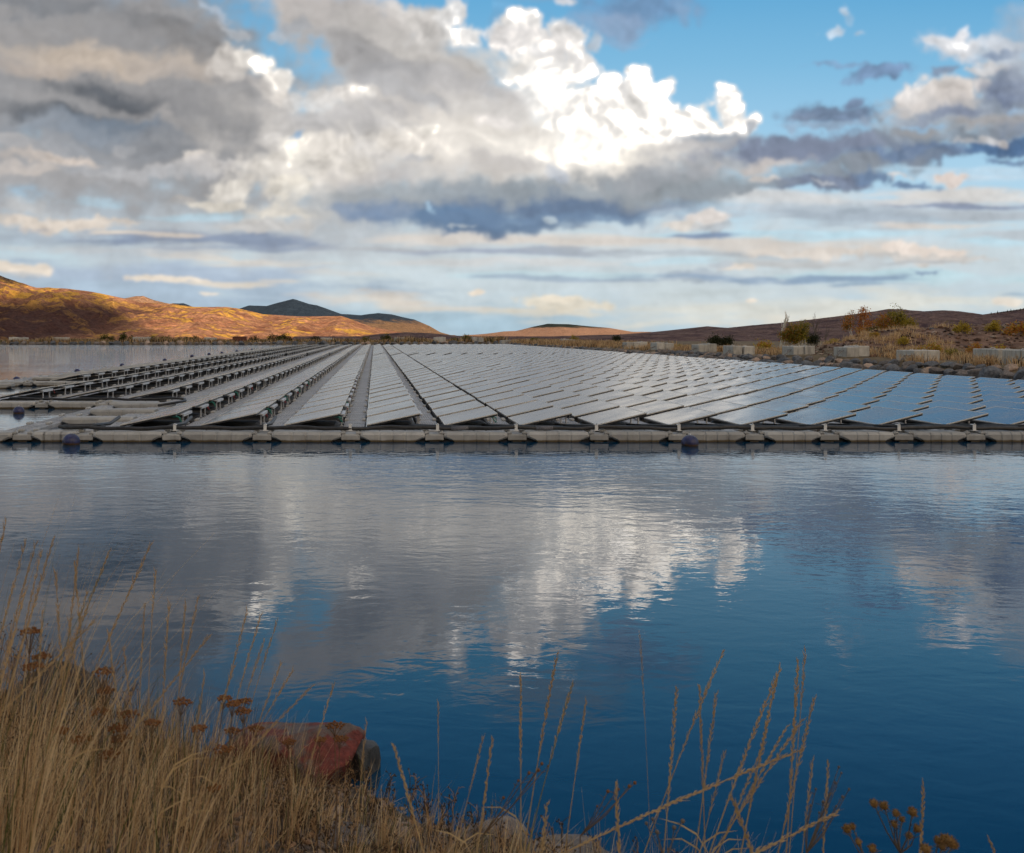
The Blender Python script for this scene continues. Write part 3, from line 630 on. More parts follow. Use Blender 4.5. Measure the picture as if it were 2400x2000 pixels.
def place(u):
    i, j, x, y = u
    first = ordw(j - J0[i] + 1 - (1 if j > JGAP else 0))
    t = empty('solar_panel', (x, y, 0)); t.scale = (wf[i], 1, 1)
    t.rotation_euler = (.010 * jit(i, j, 2), .016 * jit(i, j, 3), .006 * jit(i, j, 4))
    tag(t, 'tilted solar panel, %s column from left, %s from its near end' % (ordw(i + 1), first), 'solar panel', 'solar panels of the floating array')
    for nm, key, loc in PARTS: link(nm, PP_[key], t, loc)
    if i <= 9: link('cable', PP_['cable_%d' % ((i + j) % 2)], t)
for u in units:
    if (u[0], u[1]) in best: place(u)
def merge(protos, places, name, mats, dark=None):
    """many small far units as one mesh"""
    Vs, Qs, Ms, n = [], [], [], 0
    tv, tq, tm = [], [], []; k = 0
    for me, loc, mi in protos:
        v = np.array([tuple(q.co) for q in me.vertices]) + np.array(loc); tv.append(v)
        for p in me.polygons:
            if len(p.vertices) == 4: tq.append([q + k for q in p.vertices]); tm.append(dark if (dark is not None and p.material_index == 1) else mi)
            elif len(p.vertices) == 8:
                vv = [q + k for q in p.vertices]
                tq += [[vv[0], vv[1], vv[6], vv[7]], [vv[1], vv[2], vv[5], vv[6]], [vv[2], vv[3], vv[4], vv[5]]]; tm += [mi] * 3
        k += len(v)
    tv = np.concatenate(tv); tq = np.array(tq); tm = np.array(tm)
    for (x, y, sx, rx, ry, dz) in places:
        P = tv * np.array([sx, 1, 1])
        P = P + np.stack([0 * P[:, 0], 0 * P[:, 0], P[:, 1] * rx - P[:, 0] * ry + dz], -1) + np.array([x, y, 0])
        Vs.append(P); Qs.append(tq + n); Ms.append(tm); n += len(P)
    return link(name, np_mesh(name, np.concatenate(Vs), np.concatenate(Qs), mats, np.concatenate(Ms)))
rest = [u for u in units if (u[0], u[1]) not in best]
o = merge([(PP_['frame'], (0,0,0), 0), (PP_['glass'], (0,0,0), 1), (PP_['support_post'], (WID + .01, .66, 0), 2), (PP_['support_post'], (WID + .01, 1.22, 0), 2), (PP_['support_rail'], (0,0,0), 2), (PP_['main_float'], (0,0,0), 3)],
          [(u[2], u[3], wf[u[0]], .010 * jit(u[0], u[1], 2), .016 * jit(u[0], u[1], 3), 0) for u in rest], 'solar_panels', [M_alu, M_glass, M_galv, M_mf, M_dark], 4)
tag(o, 'mass of small far solar panels behind the nearer ones, reaching back to the far shore', 'solar panels', kind='stuff')

# walkway floats between the columns, ribbed planks with lugs at the corners
def walk_proto(w, L):
    b = MB(); b.box(0, w, 0, L, -.12, .085, ch=.02)
    b2 = MB()
    for k in range(7):
        x = w * (.14 + .12 * k)
        for (a, c) in ((.09, .30), (.36, .62), (.69, .92)): b2.box(x - .012, x + .012, L * a, L * c, .0835, .094)
    for y in (.33, .655): b2.box(.03, w - .03, L * y - .012, L * y + .012, .0835, .090)
    b3 = MB()
    for x in (.045, w - .045):
        for y in (.06, L - .06): b3.box(x - .04, x + .04, y - .05, y + .05, .0835, .135, ch=.012)
    b.v += b3.v; b.f += [tuple(q + b.n for q in f) for f in b3.f]; b.m += [1] * len(b3.f); b.n += b3.n
    return b.mesh('deck', [M_walk, M_float]), b2.mesh('tread_ribs', M_walk)
WP = {}
walks = []
for i in range(NC):
    lo = CX[i] + WID * wf[i] + .02; hi = CX[i + 1] - .03 if i + 1 < NC else CX[i] + pitch[i]
    if i == NC - 1: hi = lo + .5
    w = round(hi - lo, 3)
    if w < .06: continue
    jj = J0[i] if i + 1 >= NC else min(J0[i], J0[i + 1])
    for j in range(jj, NJ): walks.append((i, j, lo, Y0 + ROW * j - .06, w))
visw = sorted([q for q in walks if q[0] <= 9 and 0 < proj(q[2] + .2, q[3], 0)[0] < 2400], key=lambda q: q[3])[:250]
vs = set((q[0], q[1]) for q in visw)
for q in visw:
    i, j, x, y, w = q
    if w not in WP: WP[w] = walk_proto(w, ROW - .03)
    t = empty('walkway_float', (x, y, .012 * jit(i, j, 6)))
    tag(t, 'ribbed grey walkway float right of the %s column from left, %s from near end' % (ordw(i + 1), ordw(j - min(J0[i], J0[i + 1]) + 1)), 'walkway float', 'walkway floats between the panel columns')
    for nm, me in zip(('deck', 'tread_ribs'), WP[w]): link(nm, me, t)
byw = {}
for q in walks:
    if (q[0], q[1]) not in vs: byw.setdefault(q[4], []).append(q)
mb = MB()
for w, L in byw.items():
    for (i, j, x, y, w_) in L:
        mb.box(x, x + w_, y, y + ROW - .03, -.12, .085, ch=.02)
        for xx in (x + .045, x + w_ - .045): mb.box(xx - .04, xx + .04, y, y + .1, .085, .135)
tag(mb.build('walkway_floats', M_walk), 'far run of grey walkway floats between the distant panel columns', 'walkway floats', kind='stuff')

# edge pontoons: a long hull with three seams and rising ends, joined by short links
def pont_mesh(L, W=.5, H=.18, name='hull'):
    b = MB()
    xs = [(0, .55), (.04, .35), (.10, .05), (.14, -.10)]
    S1 = []
    def sec(x, zb, k=1.0):
        S1.append((x, zb, k))
    sec(0, .075, .90); sec(.05, .07, 1); sec(.16, .02, 1); sec(.26, -.12, 1)
    for s_ in (.30, .50, .70):
        sec(L * s_ - .02, -.12, 1); sec(L * s_ - .012, -.11, .955); sec(L * s_ + .012, -.11, .955); sec(L * s_ + .02, -.12, 1)
    sec(L - .26, -.12, 1); sec(L - .16, .02, 1); sec(L - .05, .07, 1); sec(L, .075, .90)
    V = []
    for (x, zb, k) in S1:
        h = H * (1 - (1 - k) * .6); y0 = (1 - k) * .25; c = .045
        V += [(x, y0 + .03, zb), (x, y0, zb + .03), (x, y0, h - c), (x, y0 + c, h), (x, W - y0 - c, h), (x, W - y0, h - c), (x, W - y0, zb + .03), (x, W - y0 - .03, zb)]
    Fc = []
    for i in range(len(S1) - 1):
        for q in range(8):
            a = i * 8 + q; c = i * 8 + (q + 1) % 8
            Fc.append((a, c, c + 8, a + 8))
    Fc.append(tuple(range(7, -1, -1))); Fc.append(tuple(range((len(S1) - 1) * 8, len(S1) * 8)))
    b.add(V, Fc); return b.mesh(name, M_pont)
PM = {}
link_me = None
def link_mesh():
    b = MB(); b.box(0, .34, .03, .47, .015, .14, ch=.02); b.box(.09, .25, .05, .45, -.12, .02, ch=.01)
    b.box(-.34, .68, .12, .44, -.14, .055, 1)  # black box added to stand in for deep shadow below the links
    for x in (.03, .31):
        b.box(x - .045, x + .045, .04, .12, .14, .185, ch=.012); b.tube([(x, .09, .18), (x, .09, .205)], .015, 6); b.box(x - .05, x + .05, .36, .46, .15, .205, ch=.012)
    return b.mesh('link_body', [M_pont, M_dark])
link_me = link_mesh()
count = {}
def pontoon(x, y, L, rz, where, k, H=.2):
    key = round(L, 2)
    if key not in PM: PM[key] = pont_mesh(key)
    t = empty('edge_pontoon', (x, y + .02 * jit(k, 5), .014 * jit(k, 7)), rz); t.rotation_euler = (.02 * jit(k, 8), .012 * jit(k, 2), rz + .012 * jit(k, 6))
    tag(t, 'long grey pontoon, %s in %s' % (ordw(k), where), 'pontoon', 'pontoons edging the floating array')
    link('hull', PM[key], t)
def linkf(x, y, rz, where, k):
    t = empty('link_float', (x, y, 0), rz)
    tag(t, 'short grey link float, %s in %s' % (ordw(k), where), 'link float', 'link floats joining the edge pontoons')
    link('link_body', link_me, t)
YP = 17.7
xs = [-13.0 + 1.62 * k for k in range(0, 6)]
xs = [x for x in xs if x < CX[4] - .6]
nodes = xs + [CX[i] - .28 for i in range(4, NC)] 
F0 = 'the front edge row from the left'
kk = 0
for a, b_ in zip(nodes[:-1], nodes[1:]):
    if proj(b_, YP, 0)[0] < -10 or proj(a, YP, 0)[0] > 2420: 
        kk2 = 0
    if proj(b_, YP, 0)[0] < -60: continue
    kk += 1
    yy = YP + .03 * jit(kk, 3)
    linkf(a - .17, yy, 0, F0, kk)
    pontoon(a + .18, yy, b_ - a - .36, 0, F0, kk)
    if proj(b_, YP, 0)[0] > 2440: break
# left steps of the array: ladder of floats in front of the outer columns
def run_x(x0, x1, y, where, n0=1):
    x = x0; k = n0
    while x < x1 - .5:
        L = min(1.26, x1 - x); pontoon(x, y, L, 0, where, k); x += L + .02
        if x < x1 - .8: linkf(x - .02, y, 0, where, k); x += .34
        k += 1
def run_y(x, y0, y1, where):
    y = y0; k = 1
    while y < y1 - .4:
        t = empty('walkway_float', (x, y, 0))
        tag(t, 'plain walkway float, %s from near end of %s' % (ordw(k), where), 'walkway float', 'walkway floats of the left edge')
        b = WPS; 
        for nm, me in zip(('deck', 'tread_ribs'), b): link(nm, me, t)
        y += ROW; k += 1
WPS = walk_proto(.5, ROW - .03)
run_y(-7.35, 18.3, 26.6, 'the short left walkway')
run_y(-15.3, 27.3, 80, 'the outermost left walkway')
for n, j in enumerate((0, 1, 2, 3)):
    y = Y0 + ROW * j - .35
    if n: pontoon(-6.83, y, 1.55, 0, 'the near ladder rungs at the left', n)
run_x(-13.6, CX[4] - .5, 25.7, 'the second front edge row at the left')
for n in range(5):
    y = 27.3 + ROW * (n + 1) - .3
    pontoon(-14.78, y, 1.4, 0, 'the near rungs of the outer left ladder', n + 1)
run_x(-14.78, -11.2, 36.9, 'the third front edge row at the far left')
mb = MB()
for n in range(6, 66):
    y = 27.3 + ROW * (n + 1) - .3
    mb.box(-14.78, -13.0, y, y + .45, -.1, .16, ch=.04)
    mb.box(-15.3, -14.82, 80.4 + (n - 6) * 1.37, 80.4 + (n - 6) * 1.37 + 1.3, -.1, .1, ch=.02)
tag(mb.build('edge_floats', M_pont), 'far pontoons of the outer left edge, too small to tell apart', 'edge floats', kind='stuff')
# walkway between the two blocks of rows
mb = MB()
yy = Y0 + ROW * JGAP
for i in range(NC): mb.box(CX[i] - .05, CX[i] + WID * wf[i], yy + .7, yy + 1.2, -.1, .11, ch=.02)
tag(mb.build('cross_walkway', M_walk), 'dark gap with a low float walkway crossing the array between its near and far block', 'walkway')

# black conduit lying along the front edge, with white clips, and the loops that run in under the panels
def wav(x): return .05 * math.sin(x * 1.9) + .03 * math.sin(x * 4.3 + 1)
def cable_line(x0, x1, y, z, k=.045):
    return [(x, y + k / .045 * wav(x) * .8, z + .012 * math.sin(x * 3.1) + .008 * math.sin(x * 7.7)) for x in np.arange(x0, x1 + .01, .16)]
b = MB(); b.tube([(-5.2, 18.5, .2), (-5.35, 18.35, .25), (-5.75, 18.28, .25), (-5.95, 18.15, .24), (-5.7, 18.02, .235)] + cable_line(-5.4, CX[20], 17.98, .235), .036, 8)
t = empty('conduit', (0, 0, 0)); tag(t, 'long black conduit pipe lying on top of the front pontoons', 'conduit')
link('pipe', b.mesh('pipe', M_dark, True), t)
b = MB()
for x in (CX[8] + .05, CX[9] + .1, CX[18] - .3): 
    b.tube(cable_line(x, x + .35, 17.975, .237), .041, 8)
link('braided_sleeve', b.mesh('braided_sleeve', simple('grey_sleeve', (.06,.06,.07), (.2,.2,.22), 60, .7), True), t)
b = MB(); b.tube([(-9.95, 27.0, .2), (-10.05, 26.5, .24), (-9.7, 26.35, .24)] + cable_line(-9.4, CX[4] - .1, 26.3, .22), .034, 7)
b.tube([(CX[4] - .1, 26.3, .22), (CX[4] + .05, 25.6, .22), (CX[4] - .35, 24.2, .2)], .034, 7)
o = b.build('conduit', M_dark, smooth=True); tag(o, 'black conduit on the second edge row at the left', 'conduit')
for i in range(5, NC):
    if proj(CX[i], YP, 0)[0] > 2450: break
    x = CX[i]; t = empty('cable_clip', (x - .25 + .1 * jit(i, 9), 17.95, 0))
    tag(t, 'small white clip on the black conduit before the %s panel column' % ordw(i + 1), 'clip', 'white clips on the conduit')
    b = MB(); b.box(-.028, .028, -.05, -.038, .195, .30); b.box(-.028, .028, -.05, .05, .296, .308); b.box(-.045, .045, -.06, .06, .19, .2)
    link('clip_strap', b.mesh('clip_strap', M_white), t); b = MB(); b.tube([(0, -.045, .305), (0, -.045, .33)], .012, 6); link('bolt', b.mesh('bolt', M_galv), t)
for i in range(7, NC):
    if proj(CX[i], YP, 0)[0] > 2450: break
    x = CX[i] + WID * wf[i]; b = MB()
    b.tube([(x - .2, 19.9, .12), (x - .22, 19.2, .17), (x - .12, 18.75, .21), (x + .12, 18.45, .23), (x + .5, 18.2, .24), (x + .85, 18.06, .245), (x + 1.1, 18.03, .24)], .03, 7)
    o = b.build('cable_loop', M_dark, smooth=True)
    tag(o, 'black cable curving out from under the front panel of the %s column' % ordw(i + 1), 'cable', 'cables feeding the front conduit')
for i, x in ((5, CX[5] - .35), (6, CX[6] - .30), (4, CX[4] - .2)):
    b = MB(); b.tube([(x - .05, 18.0, .25), (x, 18.3, .26), (x + .05, 19.0, .22), (x + .08, 19.6, .30)], .035, 7)
    tag(b.build('cable_loop', M_dark, smooth=True), 'black cable climbing from the conduit beside the %s panel column' % ordw(i + 1), 'cable', 'cables feeding the front conduit')

# mooring buoys
def buoy_mat():
    m, g, b = material('navy_buoy'); z = g.n('ShaderNodeSeparateXYZ', Vector=pos(g)).outputs[2]; n = g.noise(pos(g), 9, 5)
    c = g.ramp(n, [(.3, (.012,.014,.060)), (.7, (.035,.042,.14))])
    c = g.mix(g.mr(g.m('ADD', z, g.m('MULTIPLY', g.m('SUBTRACT', n, .5), .05)), .055, .015), c, (.08,.045,.02))
    g.set(b, 'Base Color', c); b.inputs['Roughness'].default_value = .4; return m
M_buoy = buoy_mat()
def buoy(px, py, r, lab):
    x, y, z = at_z(px, py)
    t = empty('mooring_buoy', (x, y, 0)); tag(t, lab, 'buoy', 'navy mooring buoys')
    b = MB(); b.ball((0, 0, r * .35), r, 20, 14, sq=(1, 1, .92)); link('float_ball', b.mesh('float_ball', M_buoy, True), t)
    b = MB(); b.tube([(0, 0, r * 1.2), (0, 0, r * 1.42)], r * .13, 8); link('eye', b.mesh('eye', M_galv), t)
buoy(1617, 1045, .15, 'large navy buoy with brown lower half in front of the right part of the array')
buoy(167, 1042, .155, 'large navy buoy at the front edge row near the left side of the photo')
buoy(44, 969, .14, 'navy buoy by the second edge row at the far left')
for n, (px, py) in enumerate([(39, 893), (181, 873), (286, 859), (386, 846), (450, 837), (490, 832), (520, 829), (555, 825), (590, 821)]):
    buoy(px, py, .15 if n < 4 else .17, 'small navy buoy beyond the left edge of the array, %s from the nearest' % ordw(n + 1))
# ------------------------------------------------------------------ right bank and far shore: rocks, concrete blocks, ropes, grass, trees
def rock_mesh(seed, mat, name='boulder', sub=2, flat=.75, pw=.32):
    r = random.Random(seed); t = (1 + 5 ** .5) / 2
    V = [Vector(v).normalized() for v in [(-1,t,0),(1,t,0),(-1,-t,0),(1,-t,0),(0,-1,t),(0,1,t),(0,-1,-t),(0,1,-t),(t,0,-1),(t,0,1),(-t,0,-1),(-t,0,1)]]
    Fc = [(0,11,5),(0,5,1),(0,1,7),(0,7,10),(0,10,11),(1,5,9),(5,11,4),(11,10,2),(10,7,6),(7,1,8),(3,9,4),(3,4,2),(3,2,6),(3,6,8),(3,8,9),(4,9,5),(2,4,11),(6,2,10),(8,6,7),(9,8,1)]
    for _ in range(sub):
        cache = {}; nf = []
        def mid(a, b):
            k = (min(a, b), max(a, b))
            if k not in cache: V.append(((V[a] + V[b]) / 2).normalized()); cache[k] = len(V) - 1
            return cache[k]
        for a, b, c in Fc:
            x, y, z = mid(a, b), mid(b, c), mid(c, a); nf += [(a, x, z), (b, y, x), (c, z, y), (x, y, z)]
        Fc = nf
    planes = [(Vector((r.gauss(0, 1), r.gauss(0, 1), r.gauss(0, .8))).normalized(), r.uniform(.55, .86)) for _ in range(11)]
    out = []
    for v in V:
        k = 1.0
        for n, d in planes:
            dt = v.dot(n)
            if dt > 1e-3: k = min(k, d / dt)
        k *= 1 + .06 * (float(vnoise(v.x * 3 + seed, v.y * 3 + v.z * 4)) - .5)
        out.append((v.x * k, v.y * k * .85, v.z * k * flat))
    mb = MB(); mb.add(out, Fc); return mb.mesh(name, mat)
ROCK = [[rock_mesh(10 * m + k, M_rocks[m]) for k in range(5)] for m in range(3)]
MN = ['slate grey', 'tan', 'brown grey']
def boulder(x, y, z, s, m, lab, grp):
    o = link('boulder', ROCK[m][rnd.randrange(5)], None, (x, y, z))
    o.scale = (s * rnd.uniform(.8, 1.3), s * rnd.uniform(.8, 1.2), s * rnd.uniform(.7, 1.0)); o.rotation_euler = (rnd.uniform(-.3, .3), rnd.uniform(-.3, .3), rnd.uniform(0, 6.3))
    tag(o, lab, 'boulder', grp); return o
y = 38.0; n = [0, 0, 0]; rows = []
while y < 96:
    s = rnd.uniform(.32, .62); rows.append((float(shore_r(y)) + .15 + rnd.uniform(-.15, .15), y, .05, s)); y += s * 1.65
y = 38.5
while y < 92:
    s = rnd.uniform(.26, .46); rows.append((float(shore_r(y)) + .85 + rnd.uniform(-.2, .2), y, .36, s)); y += s * 2.2
for x, y, z, s in rows:
    m = rnd.choices((0, 1, 2), (5, 2, 4))[0]; n[m] += 1
    boulder(x, y, z, s, m, '%s boulder, right bank rock edge, %s of its colour from the right' % (MN[m], ordw(n[m])), 'boulders edging the right bank')
y = 96; k = 0
while y < 193:
    s = rnd.uniform(.35, .6); m = rnd.choices((0, 1, 2), (5, 2, 4))[0]; k += 1
    boulder(float(shore_r(y)) + .3, y, .15, s, m, '%s boulder on the receding right shore, %s counting away' % (MN[m], ordw(k)), 'boulders of the far right shore'); y += s * 2.4
x = -92.0; k = 0
while x < 25:
    s = rnd.uniform(.5, .95); m = rnd.choices((0, 1, 2), (5, 1, 4))[0]; k += 1
    boulder(x, 195.0 + rnd.uniform(-.4, .6), .22, s, m, '%s boulder on the far shore, %s from left' % (MN[m], ordw(k)), 'boulders of the far shore'); x += s * 1.9

def conc_mat():
    m, g, b = material('cast_concrete'); p = pos(g)
    n = g.noise(p, 3, 7, .6); st = g.noise(g.vm('MULTIPLY', p, (7, 7, .8)), 1.0, 6)
    c = g.ramp(n, [(.3, (.46,.44,.40)), (.7, (.64,.62,.57))])
    c = g.mix(g.mr(st, .48, .72, 0, .6), c, (.19,.185,.18))
    r = g.n('ShaderNodeObjectInfo').outputs['Random']; c = g.vm('SCALE', c, sc=g.mr(r, 0, 1, .8, 1.1, False))
    g.set(b, 'Base Color', c); b.inputs['Roughness'].default_value = .9; bump(g, b, n, .4, .02); return m
M_conc = conc_mat()
M_rope = simple('weathered_rope', (.13,.12,.11), (.24,.22,.20), 30, .9)
def block_mesh(w, L, h):
    b = MB(); c = .035
    # casting with two pour grooves down each long side
    ys = [0, L * .30, L * .30 + .04, L * .34, L * .64, L * .64 + .04, L * .68, L]
    k = [0, 0, .03, 0, 0, .03, 0, 0]
    V = []; ys = [c] + ys[1:-1] + [L - c]
    def ring(y, e, ins=0): return [(ins + e, y, ins), (w - ins - e, y, ins), (w - ins - e, y, h - c - ins), (w - c - ins - e, y, h - ins), (c + ins + e, y, h - ins), (ins + e, y, h - c - ins)]
    R = [ring(0, 0, c)] + [ring(y, e) for y, e in zip(ys, k)] + [ring(L, 0, c)]
    for r in R: V += r
    Fc = [(5, 4, 3, 2, 1, 0)]
    for i in range(len(R) - 1):
        for q in range(6): Fc.append((i*6+q, i*6+(q+1)%6, (i+1)*6+(q+1)%6, (i+1)*6+q))
    nn = (len(R) - 1) * 6; Fc.append(tuple(range(nn, nn + 6)))
    b.add(V, Fc); b2 = MB(); b2.tube([(w/2 - .12, L * .5, h - .01), (w/2 - .06, L * .5, h + .05), (w/2 + .06, L * .5, h + .05), (w/2 + .12, L * .5, h - .01)], .012, 6)
    return b.mesh('casting', M_conc), b2.mesh('lifting_loop', M_galv)
BM = [block_mesh(.68, 1.85, .66), block_mesh(.74, 1.75, .62)]
ci = 0
def cluster(pxl, Y, nb, lab, h0=None, sc=1.0):
    x = (pxl - VX) / F * Y; z = float(ground_h(x + .8, Y + .8)) - .06
    for k in range(nb):
        t = empty('concrete_block', (x + k * .745 * sc, Y + .10 * math.sin(k * 2.1 + pxl), z + .03 * math.sin(k * 5 + pxl)), .03 * math.sin(k * 3 + pxl))
        t.scale = (sc, sc, sc)
        w = ['waterside', 'second', 'third', 'fourth'][k] if nb > 1 else 'only'
        tag(t, '%s concrete block of the group %s' % (w, lab), 'concrete block', 'concrete anchor blocks on the banks')
        a, b_ = BM[(k + int(pxl)) % 2]; link('casting', a, t); link('lifting_loop', b_, t)
    return x, Y, z
NAMES = ['nearest the right edge of the photo', 'second from the right edge', 'third from the right edge, below the orange tree', 'fourth from the right edge, beside the bare birch', 'fifth from the right edge', 'sixth from the right edge', 'seventh from the right edge', 'eighth from the right edge', 'ninth from the right edge']
RC = []
for q, (pxl, Y, nb, sc) in enumerate([(2412, 46, 2, 1.15), (2336, 49.5, 2, 1.2), (2143, 54.5, 2, 1.05), (1983, 59.6, 2, 1.02), (1861, 64.5, 2, .98), (1718, 73.5, 2, 1.1), (1637, 83, 2, 1.1), (1540, 96, 2, 1.15), (1468, 108, 3, 1.1)]):
    RC.append(cluster(pxl, Y, nb, NAMES[q], sc=sc))
for q, (pxl, Y, nb, sc, lab) in enumerate([(1320, 150, 2, 1.3, 'on the far right shore behind dry grass'), (1175, 190, 3, 1.5, 'right of centre on the far shore'), (1108, 196, 2, 1.5, 'just right of centre on the far shore'), (1017, 197, 2, 1.7, 'tallest on the far shore at the centre'), (925, 199, 2, 1.4, 'on the far shore above the narrow column'),
                          (752, 199, 2, 1.5, 'on the far shore left of the wide walkway'), (478, 199, 2, 1.5, 'on the far left shore among shrubs'), (310, 197.5, 3, 1.6, 'largest on the far left shore'), (122, 199, 3, 1.35, 'on the far left shore with grass'), (20, 198, 3, 1.5, 'at the far left end of the shore')]):
    cluster(pxl, Y, nb, lab, sc=sc)
t = empty('rusty_box', ((545 - VX) / F * 198, 198, .35)); tag(t, 'low red-brown rusty box on the far left shore', 'metal box')
b = MB(); b.box(0, 2.8, 0, 1.2, 0, 1.15, ch=.05); link('casing', b.mesh('casing', simple('rusty_red', (.10,.035,.025), (.20,.07,.045), 3, .8)), t)
b = MB(); b.box(-.08, 2.88, -.08, 1.28, 1.15, 1.28, ch=.03); link('lid', b.mesh('lid', simple('rusty_lid', (.16,.07,.05), (.26,.12,.08), 3, .8)), t)
for q, (x, Y, z) in enumerate(RC):
    for k in range(2):
        b = MB(); sx = float(shore_r(Y - 1.5 - k))
        P0 = Vector((x - .02, Y + .3 + .5 * k, z + .28)); P1 = Vector((sx - .4, Y - 1.2 - .9 * k, .02)); P = []
        for i in range(9):
            a = i / 8; p = P0.lerp(P1, a); p.z += .12 * math.sin(a * math.pi * 2) * .4 - .10 * math.sin(a * math.pi) + .12; p.x += .05 * math.sin(i * 2.3 + q); P.append(p)
        b.tube(P, .030, 6)
        tag(b.build('mooring_rope', M_rope, smooth=True), '%s mooring rope from the block group %s' % (['upper', 'lower'][k], ['nearest the right edge', 'second from the right edge', 'third from the right edge', 'fourth from the right edge', 'fifth from the right edge', 'sixth from right', 'seventh from right', 'eighth from right', 'ninth from right'][q]), 'rope', 'mooring ropes on the right bank')

# dry grass: many thin blades in one mesh
def blades(name, pts, mats, seed=0, seg=2):
    """pts: x, y, z, height, width, lean-x, lean-y, material"""
    A = np.array(pts, float); n = len(A); R = np.random.RandomState(seed)
    th = R.rand(n) * np.pi; dx, dy = np.cos(th), np.sin(th)
    V = np.zeros((n, seg + 1, 2, 3))
    for s in range(seg + 1):
        t = s / seg; k = (1 - t * .9) * .5
        cx = A[:, 0] + A[:, 5] * t * t * A[:, 3]; cy = A[:, 1] + A[:, 6] * t * t * A[:, 3]
        cz = A[:, 2] + A[:, 3] * t * (1 - .25 * t * (np.abs(A[:, 5]) + np.abs(A[:, 6])))
        for q, sg in ((0, -1), (1, 1)):
            V[:, s, q, 0] = cx + sg * dx * A[:, 4] * k; V[:, s, q, 1] = cy + sg * dy * A[:, 4] * k; V[:, s, q, 2] = cz
    idx = np.arange(n * (seg + 1) * 2).reshape(n, seg + 1, 2); Q = []
    for s in range(seg): Q.append(np.stack([idx[:, s, 0], idx[:, s, 1], idx[:, s + 1, 1], idx[:, s + 1, 0]], -1))
    Q = np.stack(Q, 1).reshape(-1, 4); mi = np.repeat(A[:, 7].astype(int), seg)
    return link(name, np_mesh(name, V.reshape(-1, 3), Q, mats, mi))
def grass_mat(name, a, b_, tr=.35, vary=.3):
    m, g, b = material(name); p = pos(g)
    c = g.ramp(g.noise(p, 1.7, 5, .7), [(.3, a), (.7, b_)])
    g.set(b, 'Base Color', c); b.inputs['Roughness'].default_value = .75; b.inputs['Specular IOR Level'].default_value = .25
    tl = g.n('ShaderNodeBsdfTranslucent'); g.set(tl, 'Color', c); mx = g.n('ShaderNodeMixShader'); mx.inputs[0].default_value = tr
    out = m.node_tree.nodes['Material Output']; m.node_tree.links.new(b.outputs[0], mx.inputs[1]); m.node_tree.links.new(tl.outputs[0], mx.inputs[2]); m.node_tree.links.new(mx.outputs[0], out.inputs[0])
    return m
M_g = [grass_mat('straw', (.60,.41,.21), (.86,.66,.40)), grass_mat('tawny_grass', (.40,.235,.11), (.64,.42,.22)), grass_mat('green_grass', (.09,.10,.03), (.17,.17,.06)), grass_mat('dark_stems', (.06,.038,.025), (.13,.085,.055))]
R = np.random.RandomState(5); pts = []
def tuft(x, y, z, n, h, w, sp, ms=(0, 0, 1, 1, 2)):
    for _ in range(n):
        pts.append((x + R.randn() * sp, y + R.randn() * sp, z - .03, h * R.uniform(.5, 1.15), w * R.uniform(.6, 1.3), R.randn() * .25, R.randn() * .25, ms[R.randint(len(ms))]))
for _ in range(1500):
    y = 38 + 82 * R.rand() ** 1.2; x = float(shore_r(y)) + 1.5 + abs(R.randn()) * 3.2
    d = float(vnoise(x * .3, y * .22))
    if d < .33 or any(bx - .5 < x < bx + 2.0 and by - 5 < y < by + 1.9 for bx, by, _ in RC): continue
    tuft(x, y, float(ground_h(x, y)), int(26 * d + 8), .34 + .32 * d, .05, .22, (0, 0, 1, 1, 1, 3))
for _ in range(800):
    y = 120 + 75 * R.rand(); x = float(shore_r(y)) + .6 + abs(R.randn()) * 5
    tuft(x, y, float(ground_h(x, y)), 14, .8, .10, .4, (0, 1, 1, 3))
for _ in range(1100):
    x = -98 + 125 * R.rand(); y = 196.5 + abs(R.randn()) * 5; d = float(vnoise(x * .15, 8.1))
    tuft(x, y, float(ground_h(x, y)), 14, .5 + 1.0 * d, .14, .5, (0, 1, 1, 2, 3, 3))
tag(blades('dry_grass', pts, M_g, 1), 'strips of straw coloured dry grass along the right bank and far shore', 'grass', kind='stuff')
pts = []
for _ in range(1300):
    x = 32 + 45 * R.rand(); y = 56 + 24 * R.rand(); d = float(fbm(x * .22, y * .22, 3))
    if d < (.53 if x / y < .58 else .47): continue
    tuft(x, y, float(ground_h(x, y)), 30, .16 + .42 * d, .045, .22, (0, 0, 1, 1))
tag(blades('mound_grass', pts, M_g, 2), 'tufts of tawny grass growing on the brown dirt mound', 'grass', kind='stuff')
for k in range(70):
    x = 34 + 34 * rnd.random(); y = 56 + 16 * rnd.random(); m = rnd.choice((1, 1, 2, 0))
    boulder(x, y, float(ground_h(x, y)) + .02, rnd.uniform(.07, .26), m, 'small %s stone on the dirt mound, %s' % (MN[m], ''), 'loose stones on the dirt mound')
st = sorted([o for o in bpy.data.objects if o.get('group') == 'loose stones on the dirt mound'], key=lambda o: o.location.x / o.location.y)
for k, o in enumerate(st): o['label'] = o['label'].split(', ')[0] + ', %s from the left' % ordw(k + 1); o.name = 'stone'

